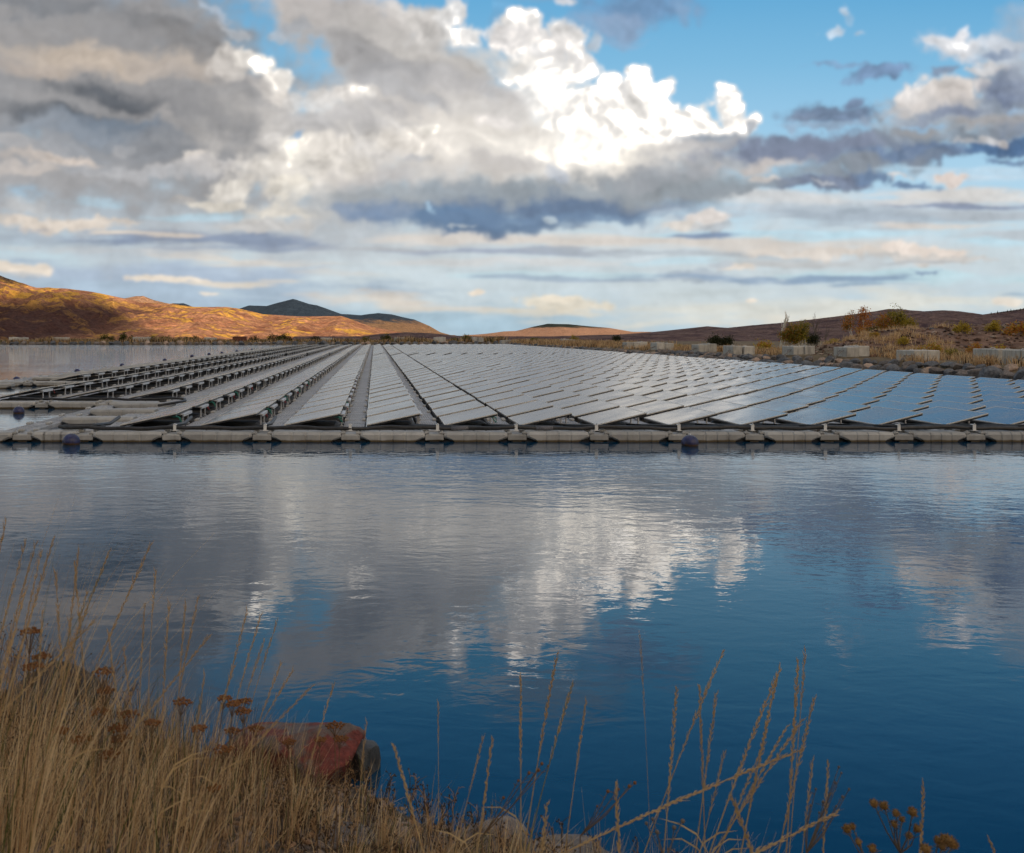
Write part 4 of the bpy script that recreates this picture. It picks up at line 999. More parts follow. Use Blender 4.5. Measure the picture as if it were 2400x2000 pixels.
# trees
M_leaf = [grass_mat('orange_leaves', (.36,.13,.025), (.66,.28,.06)), grass_mat('olive_leaves', (.12,.115,.02), (.32,.29,.045)), grass_mat('yellow_leaves', (.34,.25,.03), (.58,.43,.06)), grass_mat('dark_leaves', (.022,.028,.012), (.06,.065,.025))]
def limbs(mb, p, d, L, r, depth, rr, spread=.5, tips=None):
    P = [p]; q = p.copy(); dd = d.copy()
    for k in range(4):
        dd = (dd + Vector((rr.gauss(0, .10), rr.gauss(0, .10), .03))).normalized(); q = q + dd * L / 4; P.append(q.copy())
    mb.tube(P, [r * (1 - .16 * k) for k in range(5)], 5 if depth < 2 else 3)
    if tips is not None: tips.append(P[-1]); tips.append(P[2])
    if depth < 3:
        for k in range(3 if depth else 7):
            a = rr.uniform(.35, 1.0); i = min(int(a * 4), 3); b0 = P[i].lerp(P[i + 1], a * 4 - i if a < 1 else 1)
            nd = (dd + Vector((rr.gauss(0, spread), rr.gauss(0, spread), rr.uniform(-.05, .5)))).normalized()
            limbs(mb, b0, nd, L * rr.uniform(.34, .55), r * .42, depth + 1, rr, spread, tips)
def leafy(tips, n, sz, sp, rr, mats, split=.3):
    V = []; Q = []; M = []
    for k in range(n):
        t = tips[rr.randrange(len(tips))]; c = t + Vector((rr.gauss(0, sp), rr.gauss(0, sp), rr.gauss(0, sp * .8)))
        a = Vector((rr.gauss(0, 1), rr.gauss(0, 1), rr.gauss(0, 1))).normalized(); b_ = a.cross(Vector((rr.gauss(0, 1), rr.gauss(0, 1), rr.gauss(0, 1)))).normalized(); s = sz * rr.uniform(.6, 1.3)
        n0 = len(V); V += [c - a * s, c + b_ * s * .6, c + a * s, c - b_ * s * .6]; Q.append((n0, n0 + 1, n0 + 2, n0 + 3)); M.append(0 if rr.random() > split else 1)
    return V, Q, M
def tree(name, px, Y, base_px, top_px, crown, label, cat='tree', grp=None, lean=0.0, seed=0, r=.05, spread=.5, stems=1, bark=None, nleaf=1500, low=.35, lsz=.09, sp=.22, cw=1.0):
    rr = random.Random(seed); x = (px - VX) / F * Y; z = float(ground_h(x, Y)) - .1; h = (base_px - top_px) / F * Y * (1.0 if crown is None else 1.12)
    r *= 1.7
    t = empty(name, (x, Y, z)); tag(t, label, cat, grp); mb = MB(); tips = []
    for s in range(stems):
        limbs(mb, Vector((rr.gauss(0, .12) * (stems > 1), 0, 0)), Vector((lean + rr.gauss(0, .12) * (stems > 1), rr.gauss(0, .1), 1)).normalized(), h * rr.uniform(.75, .98 if stems > 1 else .8), r, 0, rr, spread, tips)
    link('trunk', mb.mesh('trunk', bark or M_bwood), t)
    if crown is not None:
        tips = [p for p in tips if p.z > h * low]
        for p in tips: p.x *= cw
        V, Q, M = leafy(tips, int(nleaf * 1.5), lsz, sp, rr, None)
        b = MB(); b.add(V, Q); b.m = M; link('crown', b.mesh('crown', [M_leaf[crown[0]], M_leaf[crown[1]]]), t)
    return t
M_dbark = simple('grey_bark', (.10,.08,.07), (.22,.18,.15), 12, .9)
GT = 'trees on the right bank'
tree('birch_tree', 1829, 97, 822, 744, None, 'tall bare white birch above the fourth block group from the right', grp=GT, seed=3, r=.075, spread=.28)
tree('birch_tree', 1834, 96, 822, 768, None, 'shorter bare birch stem leaning right beside the tall birch', grp=GT, seed=8, r=.05, lean=.06, spread=.25)
tree('birch_tree', 1892, 95, 820, 770, None, 'pale leafless trunk leaning left behind the green and orange bushes', grp=GT, seed=12, r=.055, lean=-.22, spread=.2)
tree('birch_tree', 1916, 98, 824, 748, None, 'thin grey leafless tree right of the olive bushes', grp=GT, seed=15, r=.045, spread=.3, bark=M_dbark)
tree('birch_tree', 1935, 98, 825, 775, None, 'short thin leafless tree with brown bark right of the taller grey one', grp=GT, seed=19, r=.03, spread=.3, bark=M_dbark)
tree('bushy_tree', 1850, 94, 822, 786, (1, 0), 'olive green bush between the bare birches with orange top', grp=GT, seed=22, stems=5, r=.03, nleaf=2600, low=.1, lsz=.07, sp=.22)
tree('bushy_tree', 1877, 94, 822, 783, (1, 2), 'yellow green bush left of the leaning pale trunk', grp=GT, seed=25, stems=4, r=.03, nleaf=2200, low=.1, lsz=.07, sp=.22)
tree('bushy_tree', 1903, 96, 822, 800, (3, 3), 'dark low shrub right of the leaning pale trunk', 'shrub', GT, seed=27, stems=5, r=.02, nleaf=1200, low=.1, lsz=.06, sp=.25)
tree('aspen_tree', 2018, 92, 808, 738, (0, 0), 'tall sparse orange tree with a white trunk above the third block group', grp=GT, seed=31, r=.06, nleaf=900, low=.3, lsz=.07, sp=.2, spread=.42)
tree('aspen_tree', 2006, 92, 808, 750, (0, 1), 'smaller orange tree leaning left beside the tall orange tree', grp=GT, seed=33, r=.04, lean=-.1, nleaf=700, low=.4, lsz=.07, sp=.2)
tree('bushy_tree', 2028, 90, 808, 783, (0, 2), 'low bright orange bush at the foot of the tall orange tree', 'shrub', GT, seed=35, stems=4, r=.02, nleaf=1000, low=.1, lsz=.06, sp=.16)
tree('bushy_tree', 2047, 90, 806, 783, (3, 1), 'dark green bush between the orange trees', 'shrub', GT, seed=37, stems=4, r=.02, nleaf=1100, low=.1, lsz=.06, sp=.18)
tree('aspen_tree', 2062, 93, 800, 752, (0, 2), 'amber aspen left of the olive topped tree', grp=GT, seed=41, stems=3, r=.035, nleaf=1500, low=.45, lsz=.07, sp=.2)
tree('aspen_tree', 2103, 92, 796, 748, (1, 2), 'tall aspen with a rounded olive green top on the mound edge', grp=GT, seed=43, stems=3, r=.035, nleaf=1900, low=.55, lsz=.07, sp=.2)
tree('aspen_tree', 2135, 91, 792, 754, (2, 1), 'yellow green aspen rightmost of the group on the mound', grp=GT, seed=47, stems=3, r=.03, nleaf=1900, low=.35, lsz=.07, sp=.2)
for k, (px, w) in enumerate([(1675, 12), (1700, 12), (1790, 16)]):
    tree('shrub', px, 112 if k < 2 else 92, 815, 800 if k < 2 else 807, (3, 3) if k < 2 else (2, 0), ['dark green shrub above the seventh block group', 'dark green shrub beside its twin left of the bare birch', 'yellowish shrub left of the bare birches'][k], 'shrub', 'shrubs on the right bank', seed=60 + k, stems=6, r=.02, nleaf=900, low=.05, lsz=.09, sp=.3)
def shrub_mass(px, Y, hpx, wpx, mats, label, grp, seed):
    rr = random.Random(seed); x = (px - VX) / F * Y; h = hpx / F * Y; w = wpx / F * Y / 2
    t = empty('shrub', (x, Y, float(ground_h(x, Y)))); tag(t, label, 'shrub', grp); mb = MB(); tips = []
    for k in range(9):
        a = rr.uniform(-1, 1); e = Vector((a * w * .8, rr.uniform(-.5, .5) * w * .6, h * (1 - .5 * a * a) * rr.uniform(.6, .95)))
        mb.tube([(a * w * .3, 0, 0), e * .6, e], [.05, .03, .015], 4); tips += [e, e * .7, Vector((e.x, e.y, e.z * .45))]
    link('stems', mb.mesh('stems', M_dbark), t); V, Q, M = leafy(tips, 900, h * .075, h * .17, rr, None)
    b = MB(); b.add(V, Q); b.m = M; link('foliage', b.mesh('foliage', [M_leaf[mats[0]], M_leaf[mats[1]]]), t)
for k, (px, h, w, mm) in enumerate([(250, 18, 36, (3, 1)), (292, 20, 44, (3, 1)), (357, 13, 28, (1, 3)), (388, 14, 34, (1, 3)), (430, 13, 30, (3, 1)), (455, 14, 30, (3, 1)), (556, 12, 26, (3, 3)), (597, 13, 30, (3, 3)), (640, 17, 36, (3, 1)), (667, 19, 36, (3, 1)), (738, 14, 36, (3, 3)),
                                      (858, 12, 26, (1, 3)), (905, 16, 34, (3, 1)), (1064, 10, 22, (1, 3)), (1093, 18, 28, (1, 3)), (1168, 12, 26, (3, 1)), (1255, 14, 40, (1, 3)), (1345, 16, 30, (2, 1)), (1445, 22, 16, (3, 3))]):
    shrub_mass(px, 201 - (px > 1200) * 30 - (px > 1400) * 35, h, w, mm, '%s shrub on the far shore, %s from the left' % ({(3, 1): 'dark olive', (1, 3): 'brownish olive', (3, 3): 'dark', (2, 1): 'yellow green'}[mm], ordw(k + 1)), 'shrubs along the far shore', 80 + k)
for k, (px, Y, h, w, mm) in enumerate([(2180, 60, 26, 60, (2, 0)), (2235, 57, 22, 50, (1, 2)), (2290, 60, 26, 56, (0, 2)), (2350, 58, 30, 60, (2, 0)), (2255, 68, 26, 50, (2, 2)), (2385, 66, 34, 64, (0, 2)), (2120, 64, 18, 44, (2, 2)), (2050, 68, 16, 44, (2, 0)), (1955, 74, 14, 40, (2, 2)), (1790, 84, 14, 36, (2, 1)), (1585, 100, 12, 34, (2, 1)), (2328, 68, 24, 44, (2, 2))]):
    shrub_mass(px, Y, h, w, mm, '%s brush on the right bank and mound, %s listed from the nearest right' % ({(2, 0): 'golden orange', (1, 2): 'olive gold', (0, 2): 'rusty orange', (2, 2): 'golden yellow', (2, 1): 'yellow green'}[mm], ordw(k + 1)), 'golden brush on the right bank', 140 + k)
for k, o in enumerate(sorted([o for o in bpy.data.objects if o.get('group') == 'golden brush on the right bank'], key=lambda o: -o.location.x / o.location.y)):
    o['label'] = o['label'].split(',')[0] + ', %s from the right' % ordw(k + 1)
for k, px in enumerate([2318, 2325, 2333, 2341, 2347, 2356, 2364, 2371, 2378, 2386, 2393, 2399]):
    Y = 1148; py = float(np.interp(px, [2309, 2362, 2400], [738, 729, 724])); X = (px - VX) / F * Y; zz = (VY - py) / F * Y
    rr = random.Random(k); h = rr.uniform(3, 5.5); t = empty('pine_tree', (X, Y - 4, zz - 1)); tag(t, 'tiny dark pine on the ridge line at the right, %s from the left' % ordw(k + 1), 'tree', 'pines on the right ridge')
    b = MB(); b.tube([(0, 0, 0), (0, 0, h)], [.2, .05], 4); link('trunk', b.mesh('trunk', M_dbark), t); b = MB()
    for q in range(5):
        z0 = h * (.15 + .17 * q); rad = (1 - q / 5.5) * 1.3
        V = [(rad * math.cos(a * .785 + q) * rr.uniform(.7, 1.2), rad * math.sin(a * .785 + q), z0 + rr.uniform(-.1, .1)) for a in range(8)] + [(0, 0, z0 + h * .3)]
        b.add(V, [(a, (a + 1) % 8, 8) for a in range(8)])
    link('crown', b.mesh('crown', M_leaf[3]), t)
# ------------------------------------------------------------------ foreground bank
rf = random.Random(21); R = np.random.RandomState(9)
def gz(x, y): return float(ground_h(x, y))
def red_rock_mat():
    m, g, b = material('red_lichen_rock'); v = objc(g)
    n = g.noise(v, 2.6, 7, .65)
    c = g.ramp(g.noise(v, 9, 7, .65), [(.3, (.075,.06,.06)), (.7, (.17,.135,.125))])
    c = g.mix(g.mr(g.m('ADD', n, g.m('MULTIPLY', g.noise(v, 18, 6, .7), .25)), .54, .66), c, g.ramp(g.noise(v, 14, 6), [(.35, (.10,.020,.016)), (.7, (.22,.045,.032))]))
    g.set(b, 'Base Color', c); b.inputs['Roughness'].default_value = .85; bump(g, b, g.noise(v, 14, 8, .7), .6, .03); return m
def big_rock(name, px, py, z, s, mat, seed, label, rot=0, tilt=0, sub=4, Y=None):
    x, y, _ = at_z(px, py, z) if Y is None else at_y(px, py, Y)
    o = link(name, rock_mesh(seed, mat, name, sub, .62), None, (x, y, z)); o.scale = s; o.rotation_euler = (tilt, 0, rot)
    tag(o, label, 'boulder'); return o
M_red_rock = red_rock_mat()
big_rock('boulder', 700, 1800, .01, (.40, .34, .37), M_red_rock, 311, 'large boulder with red lichen at the water edge among dry flower heads', .3)
big_rock('boulder', 842, 1812, -.02, (.15, .16, .24), simple('black_wet_rock', (.012,.012,.013), (.045,.042,.04), 6, .5, bs=.5, bd=.02), 77, 'small black wet rock against the right end of the red boulder', .8)
big_rock('boulder', 95, 1690, .06, (.34, .30, .46), simple('dark_shore_rock', (.02,.019,.019), (.065,.06,.058), 5, .8, bs=.5, bd=.03), 91, 'dark boulder behind the tall grass at the left edge', .5)
big_rock('boulder', 215, 1740, .0, (.26, .26, .34), M_rocks[0], 93, 'dark low rock between the left boulder and the water', 1.5)
big_rock('boulder', 1120, 2000, .0, (.24, .22, .20), M_rocks[2], 95, 'rounded grey rock at the bottom behind brown stems', .5)
big_rock('boulder', 1335, 2040, -.03, (.24, .22, .20), M_rocks[2], 97, 'grey rock at the bottom of the photo below the tall grass stalks', .9)
big_rock('boulder', 790, 1970, .10, (.15, .13, .08), M_rocks[2], 99, 'flat pale tan stone on the gravel below the red boulder', .2)
# gravel and litter
gm = [simple('gravel_a', (.16,.115,.09), (.34,.26,.21), 9, .9), simple('gravel_b', (.09,.07,.06), (.20,.16,.14), 9, .9), simple('leaf_litter', (.20,.11,.06), (.36,.22,.12), 9, .9)]
base = [rock_mesh(300 + k, gm[0], 'g', 1, .6) for k in range(4)]
TV = [np.array([tuple(v.co) for v in me.vertices]) for me in base]; TF = [np.array([tuple(p.vertices) for p in me.polygons]) for me in base]
Vs, Fs, Ms, n = [], [], [], 0
for _ in range(7500):
    x = R.uniform(-2.2, 1.2); y = 2.7 + 2.4 * R.rand()
    if y > np.interp(x, *SHORE_N) - .05: continue
    k = R.randint(4); s = .006 + .020 * R.rand() ** 3 + (.03 if R.rand() < .012 else 0); a = R.rand() * 6.28
    T = TV[k] * np.array([s * R.uniform(.7, 1.5), s, s * R.uniform(.5, 1)]); ca, sa = math.cos(a), math.sin(a)
    Vs.append(np.stack([T[:, 0] * ca - T[:, 1] * sa + x, T[:, 0] * sa + T[:, 1] * ca + y, T[:, 2] + gz(x, y) + s * .2], -1)); Fs.append(TF[k] + n); n += len(T); Ms += [R.randint(3)] * len(TF[k])
tag(link('gravel', np_mesh('gravel', np.concatenate(Vs), np.concatenate(Fs), gm, Ms)), 'loose tan gravel and leaf litter on the near bank', 'gravel', kind='stuff')
# rubble and clods of the dirt mound
Vs, Fs, Ms, n = [], [], [], 0
for _ in range(3200):
    y = R.uniform(56, 76); x = R.uniform(.40, .80) * y
    if float(mound(x, y)) < .12: continue
    k = R.randint(4); s = .04 + .16 * R.rand() ** 3; a = R.rand() * 6.28
    T = TV[k] * np.array([s * R.uniform(.8, 1.6), s, s * R.uniform(.6, 1.1)]); ca, sa = math.cos(a), math.sin(a)
    Vs.append(np.stack([T[:, 0] * ca - T[:, 1] * sa + x, T[:, 0] * sa + T[:, 1] * ca + y, T[:, 2] + gz(x, y) + s * .2], -1)); Fs.append(TF[k] + n); n += len(T); Ms += [int(R.choice([0, 1, 1, 1, 2]))] * len(TF[k])
rm = [simple('pale_clod', (.24,.17,.12), (.42,.33,.26), 3, .9), simple('dark_clod', (.040,.022,.015), (.12,.068,.045), 3, .95), simple('red_clod', (.11,.055,.035), (.22,.12,.08), 3, .95)]
tag(link('rubble', np_mesh('rubble', np.concatenate(Vs), np.concatenate(Fs), rm, Ms)), 'clods and rubble strewn over the brown dirt mound', 'rubble', kind='stuff')
# dense dry grass and dead stems on the near bank
pts = []
def blade(x, y, h, w, lx, ly, m): pts.append((x, y, gz(x, y) - .01, h, w, lx, ly, m))
for _ in range(420):                                   # clumps
    x = R.uniform(-2.6, 1.3); y = R.uniform(2.6, 5.1)
    e = np.interp(x, *SHORE_N)
    if y > e - .1: continue
    left = np.clip((-x - .15) / 1.2, 0, 1); dn = float(vnoise(x * 1.6 + 4, y * 1.6))
    if -1.0 < x < .2 and y < 3.9 and dn < .62 and R.rand() < .7: continue
    hh = .12 + .16 * dn + .22 * left
    for k in range(int(20 + 22 * left)):
        a = R.rand() * 6.28; q = abs(R.randn()) * .05
        blade(x + q * math.cos(a), y + q * math.sin(a), hh * R.uniform(.4, 1.3), .0035 * R.uniform(.6, 1.5), .45 * math.cos(a) * R.rand() + .12, .45 * math.sin(a) * R.rand(), [0, 0, 1, 1, 1, 3, 3, 2][R.randint(8)])
for _ in range(5200):                                  # low litter of broken stems
    x = R.uniform(-2.6, 1.6); y = R.uniform(2.3, 4.9)
    if y > np.interp(x, *SHORE_N) - .02: continue
    blade(x, y, R.uniform(.03, .14), .004, R.uniform(-1.6, 1.6), R.uniform(-1, 1), [1, 3, 3, 1, 0][R.randint(5)])
tag(blades('bank_grass', pts, M_g, 3, 3), 'dense dry tawny grass and dead stems covering the near bank', 'grass', kind='stuff')
# twiggy dead herbs along the edge
mb = MB()
for q_ in range(640):
    x = R.uniform(-.5, 1.4) if q_ < 340 else R.uniform(-2.1, -.1); y = np.interp(x, *SHORE_N) - R.uniform(.02, .9 if q_ < 340 else 1.7)
    if y < 2.5: continue
    p = Vector((x, y, gz(x, y))); h = R.uniform(.09, .20) * (1 + .9 * (x < -1.1)) * (.6 if -.95 < x < .15 else 1)
    d = Vector((R.randn() * .3, R.randn() * .2, 1)).normalized(); P = [p + d * h * t + Vector((R.randn(), R.randn(), 0)) * .004 for t in (0, .35, .7, 1)]
    mb.tube(P, [.0025, .002, .0015, .001], 4, int(R.rand() < .5))
    for k in range(9):
        t = R.uniform(.3, 1); s = p + d * h * t; e = s + Vector((R.randn() * .7, R.randn() * .7, .8)).normalized() * h * R.uniform(.12, .32)
        mb.tube([s, (s + e) / 2 + Vector((0, 0, .004)), e], [.0014, .0012, .001], 3, int(R.rand() < .5))
        if R.rand() < .5: mb.ball(e, .004, 5, 4, 1)
tag(mb.build('dead_herbs', [M_g[1], M_g[3]]), 'tangle of small dead branching herbs along the near water edge', 'dead plants', kind='stuff')
# tall single stalks with seed heads
M_stalk = grass_mat('ripe_stalk', (.46,.30,.14), (.72,.52,.27)); M_head = grass_mat('seed_head', (.44,.30,.16), (.72,.54,.31))
M_stalk2 = grass_mat('greenish_stalk', (.20,.19,.06), (.38,.32,.12))
def stalk(tx, ty, bx, by, Y, label, head=.34, grp='tall dry grass stalks in the right foreground', w=1.0, green=False, bend=.0, lean=0.0):
    T = Vector(at_y(tx, ty, Y + lean)); B = Vector(at_y(bx, by, Y)); g0 = gz(B.x, Y)
    if B.z > g0:                                          # run the stem on down to the soil
        d = (B - T); k = (g0 - T.z) / d.z; B = T + d * k
    t = empty('grass_stalk', B); tag(t, label, 'grass stalk', grp)
    D = T - B; L = D.length; side = D.cross(Vector((0, 1, 0))).normalized()
    pt = lambda a: D * a + side * (bend * L * (a * a - a)) * 1.0 + Vector((0, 0, 0))
    b = MB(); b.tube([pt(k / 10) for k in range(11)], [(.0019 - .0009 * k / 10) * w for k in range(11)], 5)
    if rf.random() < .6:                                  # a dry leaf curling off the stem
        a = rf.uniform(.2, .5); p = pt(a); sg = rf.choice((-1, 1)); q = [p, p + Vector((.03 * sg, .01, .05)), p + Vector((.075 * sg, .015, .075)), p + Vector((.13 * sg, .02, .06 + .03 * rf.random()))]
        b.add([v + Vector((0, 0, s_ * wd)) for v, wd in zip(q, (.002, .003, .0022, .0003)) for s_ in (-1, 1)], [(0, 2, 3, 1), (2, 4, 5, 3), (4, 6, 7, 5)])
    link('stem', b.mesh('stem', M_stalk2 if green else M_stalk), t); b = MB()
    n = int(head * L / .008); ax = D.normalized(); s1 = ax.cross(Vector((.3, .9, .1))).normalized(); s2 = ax.cross(s1)
    for k in range(n):
        a = 1 - head + head * k / n; c = pt(a); tap = math.sin(math.pi * min(1, .18 + .82 * (1 - k / n))) ** .5 * w
        o_ = (s1 if k % 2 else -s1) * .0019 * tap + s2 * rf.uniform(-.001, .001)
        if rf.random() < .1: continue
        tap *= rf.uniform(.65, 1.2); c = c + ax * rf.uniform(-.003, .003)
        u = (ax * 1.0 + o_.normalized() * rf.uniform(.08, .34) + Vector((rf.gauss(0, .06), rf.gauss(0, .06), 0))).normalized(); e0 = c + o_ * .4; e1 = e0 + u * rf.uniform(.012, .021); m_ = e0 + u * .006 + o_ * .3
        b.tube([e0, m_, e1], [.0008, .0021 * tap, .0004], 5, cap=False)
    if n: link('seed_head', b.mesh('seed_head', M_head), t)
SR = [(1500,1486,1521,1990,2.9,.28,'tallest thin stalk standing alone left of the right cluster',.4,.02), (1696,1525,1543,1943,2.8,.36,'stalk arching right, topmost of the left half of the cluster',1,-.06), (1586,1611,1554,2000,2.6,.40,'straight stalk with a long thick head left in the cluster',1.1,.01),
 (1639,1604,1650,1960,2.9,.42,'upright stalk crossing the arching one near its tip',1,.01), (1679,1625,1629,2010,2.7,.32,'short stalk leaning slightly right at the middle of the cluster',1,.0), (1829,1566,1679,2000,2.6,.40,'thick stalk bowing right at the centre of the cluster',1.15,-.07),
 (1821,1587,1750,1950,2.7,.45,'plump headed stalk just below and behind the thick bowing one',1.3,-.02), (1871,1546,1843,2000,2.6,.42,'straight stalk with knobbly head, second highest at the right',1.15,.0), (1888,1521,1850,2000,2.8,.20,'highest slender stalk at the right of the cluster',.8,.0),
 (1909,1636,1850,1900,2.6,.45,'stalk leaning right with its tip rightmost of the upper cluster',1,-.02), (1882,1686,1743,1900,2.7,.38,'lower stalk leaning far right across the cluster',1,-.03), (1846,1700,1757,1864,2.8,.40,'short leaning stalk at mid height of the cluster',1,-.02),
 (1882,1756,1543,1928,2.4,.42,'stalk bent almost flat across the cluster',1.2,-.10), (1941,1782,1928,2000,2.7,.45,'short upright stalk right of the cluster',1,.01), (1964,1904,1807,1986,2.3,.5,'low stalk leaning right near the bottom edge',1.3,-.03),
 (1220,1575,1221,2000,2.8,.36,'straight vertical stalk, first of the left group of five',1.1,.0), (1307,1529,1243,1943,2.8,.38,'curved stalk with long head, tallest of the left group',1.1,-.04), (1343,1600,1250,1971,2.7,.30,'greenish stalk curving right in the left group',1,-.05),
 (1374,1641,1329,1971,2.8,.30,'thin stalk rightmost of the left group',.9,-.01), (1027,1644,1028,1900,3.6,.3,'lone thin stalk in front of dark water left of centre',.7,.0), (1154,1729,1136,1857,2.8,.5,'short stout stalk left of the left group',1.2,.02),
 (1133,1727,1104,1850,2.9,.3,'thin stalk beside the short stout one',.7,-.02), (1443,1832,1450,1971,2.4,.6,'short thick headed stalk between the two groups',1.3,.0), (1282,1882,1271,1990,2.3,.6,'very short stalk near the bottom centre',1.2,.0), (1714,1864,1764,2000,2.2,.5,'stubby stalk leaning left before the cluster',1.4,.0),
 (921,1743,986,2000,2.4,.34,'stalk leaning left beside the red boulder end',1.2,.04), (2164,1832,2157,2000,2.6,.5,'stalk with a long head at the far right beside the brown burs',1.1,.01), (2314,1957,2336,2010,2.4,.5,'small tip of a stalk near the bottom right corner',1.0,.0),
 (1790,1745,1690,1990,2.7,.35,'hidden thin stalk behind the bent one',.8,-.02), (1905,1780,1880,2000,2.7,.35,'faint short stalk between the cluster and the branching herb',.8,0), (1700,1760,1640,2000,2.8,.3,'thin low stalk at the left foot of the cluster',.8,0)]
for q, (a, b_, c, d, Y, hd, lab, w, bd) in enumerate(SR): stalk(a, b_, c, d, Y, lab, hd, w=w, bend=bd, green=(q == 17))
SLf = [(355,1273,262,1500,2.5,.35), (185,1285,165,1480,2.3,.3), (128,1255,40,1560,2.2,.3), (62,1262,10,1480,2.2,.3), (85,1272,30,1520,2.3,.25), (15,1215,-20,1450,2.1,.3), (98,1290,60,1500,2.5,.2), (257,1290,190,1470,2.5,.4), (174,1315,190,1480,2.5,.3), (222,1455,120,1560,2.3,.5), (340,1415,335,1700,2.8,.3), (397,1410,392,1860,2.5,.35),
 (465,1400,400,1800,2.6,.3), (493,1488,330,1700,2.4,.45), (580,1430,480,1820,2.9,.3), (612,1440,500,1850,2.9,.3), (660,1552,560,1850,2.8,.25), (735,1605,590,1770,2.5,.3), (783,1603,720,1850,2.7,.3), (688,1568,560,1800,2.9,.2), (320,1590,260,1800,2.7,.3), (252,1475,300,1800,2.5,.3), (290,1517,340,1850,2.6,.25), (620,1500,520,1860,3.0,.2), (365,1335,360,1600,3.0,.2),
 (435,1410,420,1750,2.8,.25), (130,1340,150,1600,2.4,.3), (60,1380,5,1600,2.0,.3), (205,1385,150,1640,2.4,.25), (860,1690,850,1850,2.9,.3), (650,1455,560,1800,3.0,.2), (550,1560,470,1850,2.6,.2), (480,1580,440,1880,2.5,.2), (160,1450,200,1700,2.4,.2), (100,1430,90,1700,2.2,.2)]
ors = sorted(range(len(SLf)), key=lambda k: SLf[k][0])
for rank, k in enumerate(ors):
    a, b_, c, d, Y, hd = SLf[k]
    stalk(a, b_, c, d, Y, 'tawny grass stalk in the left foreground, its tip %s from the left edge' % ordw(rank + 1), hd, 'tall dry grass stalks in the left foreground', w=.72, bend=-.04 + .03 * math.sin(k))
# leafless fans of blades in the left tussocks
pts = []
for (px, py, Y, n, h, sp) in [(400,1990,2.5,90,.55,.26), (40,1900,2.3,120,.95,.22), (170,1800,2.6,90,.72,.26), (300,1820,2.9,70,.58,.26), (560,1900,3.0,50,.40,.28), (-80,1750,2.3,90,1.05,.2), (760,1850,3.6,50,.22,.3), (1000,1960,3.1,80,.3,.33), (1180,1990,3.0,80,.34,.33), (1420,2010,2.8,90,.40,.32), (1600,2010,2.8,110,.42,.32), (1750,2010,2.8,90,.38,.32), (1880,2020,2.8,60,.30,.32), (100,1700,3.4,120,.45,.3), (900,1900,3.5,110,.22,.4), (1060,1950,3.3,110,.24,.4), (1240,1980,3.2,110,.26,.4), (1350,2010,3.0,110,.30,.4), (1500,2030,2.9,110,.30,.36), (700,1890,3.7,90,.20,.4), (820,1960,3.2,80,.22,.4), (330,1750,3.6,90,.34,.3), (480,1830,3.5,70,.3,.3)]:
    x, y, z = at_y(px, py, Y)
    for k in range(n):
        a = R.rand() * 6.28; q = abs(R.randn()) * .045; r_ = R.rand()
        pts.append((x + q * math.cos(a), y + q * math.sin(a), gz(x, y) - .02, h * R.uniform(.45, 1.25), .0042 * R.uniform(.6, 1.3), sp * 1.5 * math.cos(a) * r_ + .18, sp * math.sin(a) * r_, [0, 0, 0, 1, 1, 2][R.randint(6)]))
tag(blades('tussock_blades', pts, M_g, 4, 5), 'fanning straw coloured blades of the grass tussocks on the near bank', 'grass', kind='stuff')
# dried yarrow with flat rust coloured heads
M_rust = grass_mat('rust_flower', (.17,.07,.025), (.34,.15,.05)); M_dstem = grass_mat('brown_stem', (.14,.085,.05), (.27,.18,.11))
YH = [(71,1477),(96,1536),(240,1572),(247,1616),(427,1643),(526,1634),(546,1648),(572,1641),(569,1664),(357,1691),(466,1705),(544,1710),(523,1754),(677,1737),(784,1698),(750,1732),(798,1730),(142,1710),(274,1705),(256,1765),(503,1845),(192,1731),(235,1666),(299,1671),(283,1728),(78,1560),(600,1705)]
ordr = sorted(range(len(YH)), key=lambda k: YH[k][0])
for rank, k in enumerate(ordr):
    px, py = YH[k]; Y = 2.3 + .9 * min(1, px / 700) + .15 * math.sin(k * 3); H = Vector(at_y(px, py, Y)); bx = H.x - .03 + .04 * math.sin(k); B = Vector((bx, Y - .02, gz(bx, Y)))
    t = empty('dried_yarrow', B); tag(t, 'dried yarrow stem with flat rust brown head, %s of them from the left' % ordw(rank + 1), 'dried flower', 'dried yarrow flowers in the left foreground')
    D = H - B; b = MB(); mid = D * .5 + Vector((.012 * math.sin(k * 2), 0, 0)); b.tube([(0, 0, 0), mid, D * .93], [.0022, .0018, .0014], 5)
    w = .020 + .010 * rf.random(); hd = MB()
    for q in range(22):
        a = q * 2.4; r_ = w * math.sqrt((q + .5) / 22); e = D + Vector((r_ * math.cos(a), r_ * math.sin(a), rf.uniform(-.003, .003) - r_ * .12))
        if q % 3 == 0: b.tube([D * .93, e - Vector((0, 0, .003))], .0009, 3)
        hd.ball(e, .0048, 6, 4, sq=(1, 1, .75))
    link('stem', b.mesh('stem', M_dstem), t); link('flower_head', hd.mesh('flower_head', M_rust), t)
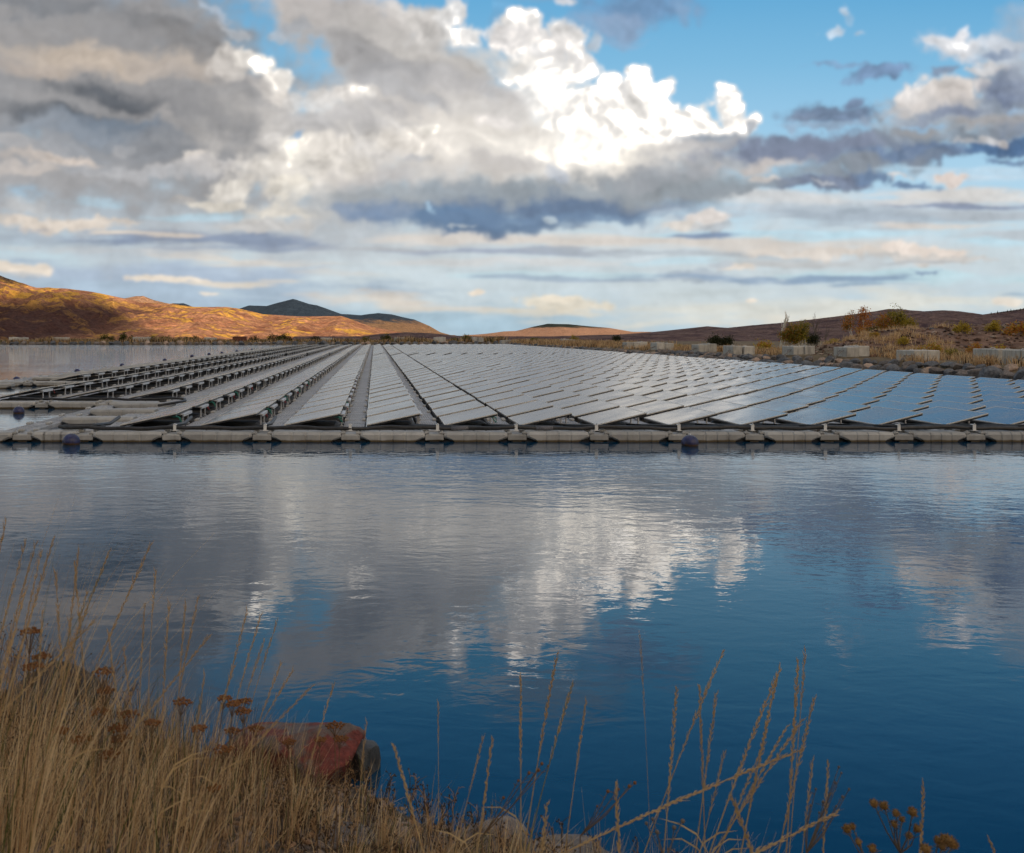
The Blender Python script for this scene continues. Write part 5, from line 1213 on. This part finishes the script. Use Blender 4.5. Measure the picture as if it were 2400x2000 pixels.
# dried bur plants bottom right, and the grey branching herb beside the stalks
def herb(name, root, heads, Y, label, cat, r, headmat, stemmat, hs, spiky=True):
    Bx = Vector(at_y(*root, Y)); g0 = gz(Bx.x, Y); B = Vector((Bx.x, Y, g0)); t = empty(name, B); tag(t, label, cat); b = MB(); hd = []
    fork = Vector(at_y(*root, Y)) - B + Vector((0, 0, .0))
    b.tube([(0, 0, 0), fork * .6, fork], [r * 1.5, r * 1.3, r * 1.1], 5)
    for q, (px, py) in enumerate(heads):
        H = Vector(at_y(px, py, Y + .05 * math.sin(q * 2))) - B; m_ = fork.lerp(H, .5) + Vector((.01 * math.sin(q * 3), 0, -.01))
        b.tube([fork, m_, H], [r, r * .8, r * .6], 5); h_ = MB(); s = hs * rf.uniform(.8, 1.25)
        h_.ball(H, s, 8, 6)
        if spiky:
            for k in range(46):
                d = Vector((rf.gauss(0, 1), rf.gauss(0, 1), rf.gauss(0, 1) + .5)).normalized(); h_.tube([H + d * s * .8, H + d * s * 1.5], [s * .16, .0003], 3, cap=False)
        link('seed_bur' if spiky else 'bud', h_.mesh('seed_bur', headmat), t)
        for k in range(3):
            a = rf.uniform(.3, .9); p = m_.lerp(H, a); b.tube([p, p + Vector((rf.gauss(0, .012), rf.gauss(0, .01), .008))], [r * .6, r * .3], 3)
    link('stems', b.mesh('stems', stemmat), t)
M_bur = grass_mat('bur_brown', (.22,.12,.04), (.40,.24,.09)); M_gst = grass_mat('grey_stem', (.13,.10,.08), (.26,.21,.17))
herb('dried_bur_plant', (2110, 2000), [(2048,1884),(2072,1889),(2100,1907),(2139,1904),(2114,1921),(2150,1943),(2096,1932),(2130,1960)], 2.5, 'upright dried plant with round brown burs in the bottom right', 'dried plant', .0022, M_bur, M_gst, .0085)
herb('dried_bur_plant', (2040, 2030), [(1985,1944),(1998,1938),(2012,1975),(2045,1990)], 2.4, 'small dried bur plant left of the upright one', 'dried plant', .002, M_bur, M_gst, .0085)
herb('dried_bur_plant', (2180, 2040), [(2200,1971),(2215,1967),(2228,1975),(2208,1985),(2236,1982),(2170,1990)], 2.3, 'low dried plant with clustered brown burs right of the upright one', 'dried plant', .002, M_bur, M_gst, .0095)
herb('branching_herb', (1890, 2000), [(1966,1798),(1972,1812),(1958,1835),(1990,1850),(1945,1862),(1930,1880),(1975,1868),(1920,1905),(1900,1888),(1960,1890),(1912,1850)], 2.7, 'grey violet branching dead herb right of the stalk cluster', 'dead herb', .0016, M_gst, M_gst, .004, False)
herb('branching_herb', (1560, 2010), [(1530,1920),(1515,1930),(1540,1950),(1580,1940),(1600,1925)], 2.5, 'small grey branching herb at the foot of the stalk cluster', 'dead herb', .0016, M_gst, M_gst, .005, False)
herb('red_twig', (1130, 1960), [(1180,1870),(1215,1830),(1240,1812),(1262,1805),(1285,1796),(1270,1790)], 2.7, 'thin reddish brown twig with small buds arching right at the bottom centre', 'twig', .0016, M_rust, M_dstem, .0042, False)
herb('red_twig', (1360, 1960), [(1400,1890),(1425,1855),(1450,1850),(1475,1843),(1488,1835)], 2.7, 'thin brown twig with small buds between the two stalk groups', 'twig', .0016, M_rust, M_dstem, .0042, False)
# ------------------------------------------------------------------ camera and render settings
cam = bpy.data.cameras.new('camera'); co = bpy.data.objects.new('camera', cam); COL.objects.link(co)
co.location = (0, 0, CAMZ); co.rotation_euler = (math.radians(90), 0, 0)
cam.sensor_width = 36; cam.lens = 36 * F / 2400; cam.shift_x = (1200 - VX) / 2400; cam.shift_y = -(1000 - VY) / 2400
cam.clip_start = .05; cam.clip_end = 30000
cam.dof.use_dof = True; cam.dof.focus_distance = 14; cam.dof.aperture_fstop = 8
S.camera = co
S.render.engine = 'CYCLES'
S.view_settings.view_transform = 'Standard'; S.view_settings.look = 'None'; S.view_settings.exposure = .45; S.view_settings.gamma = 1
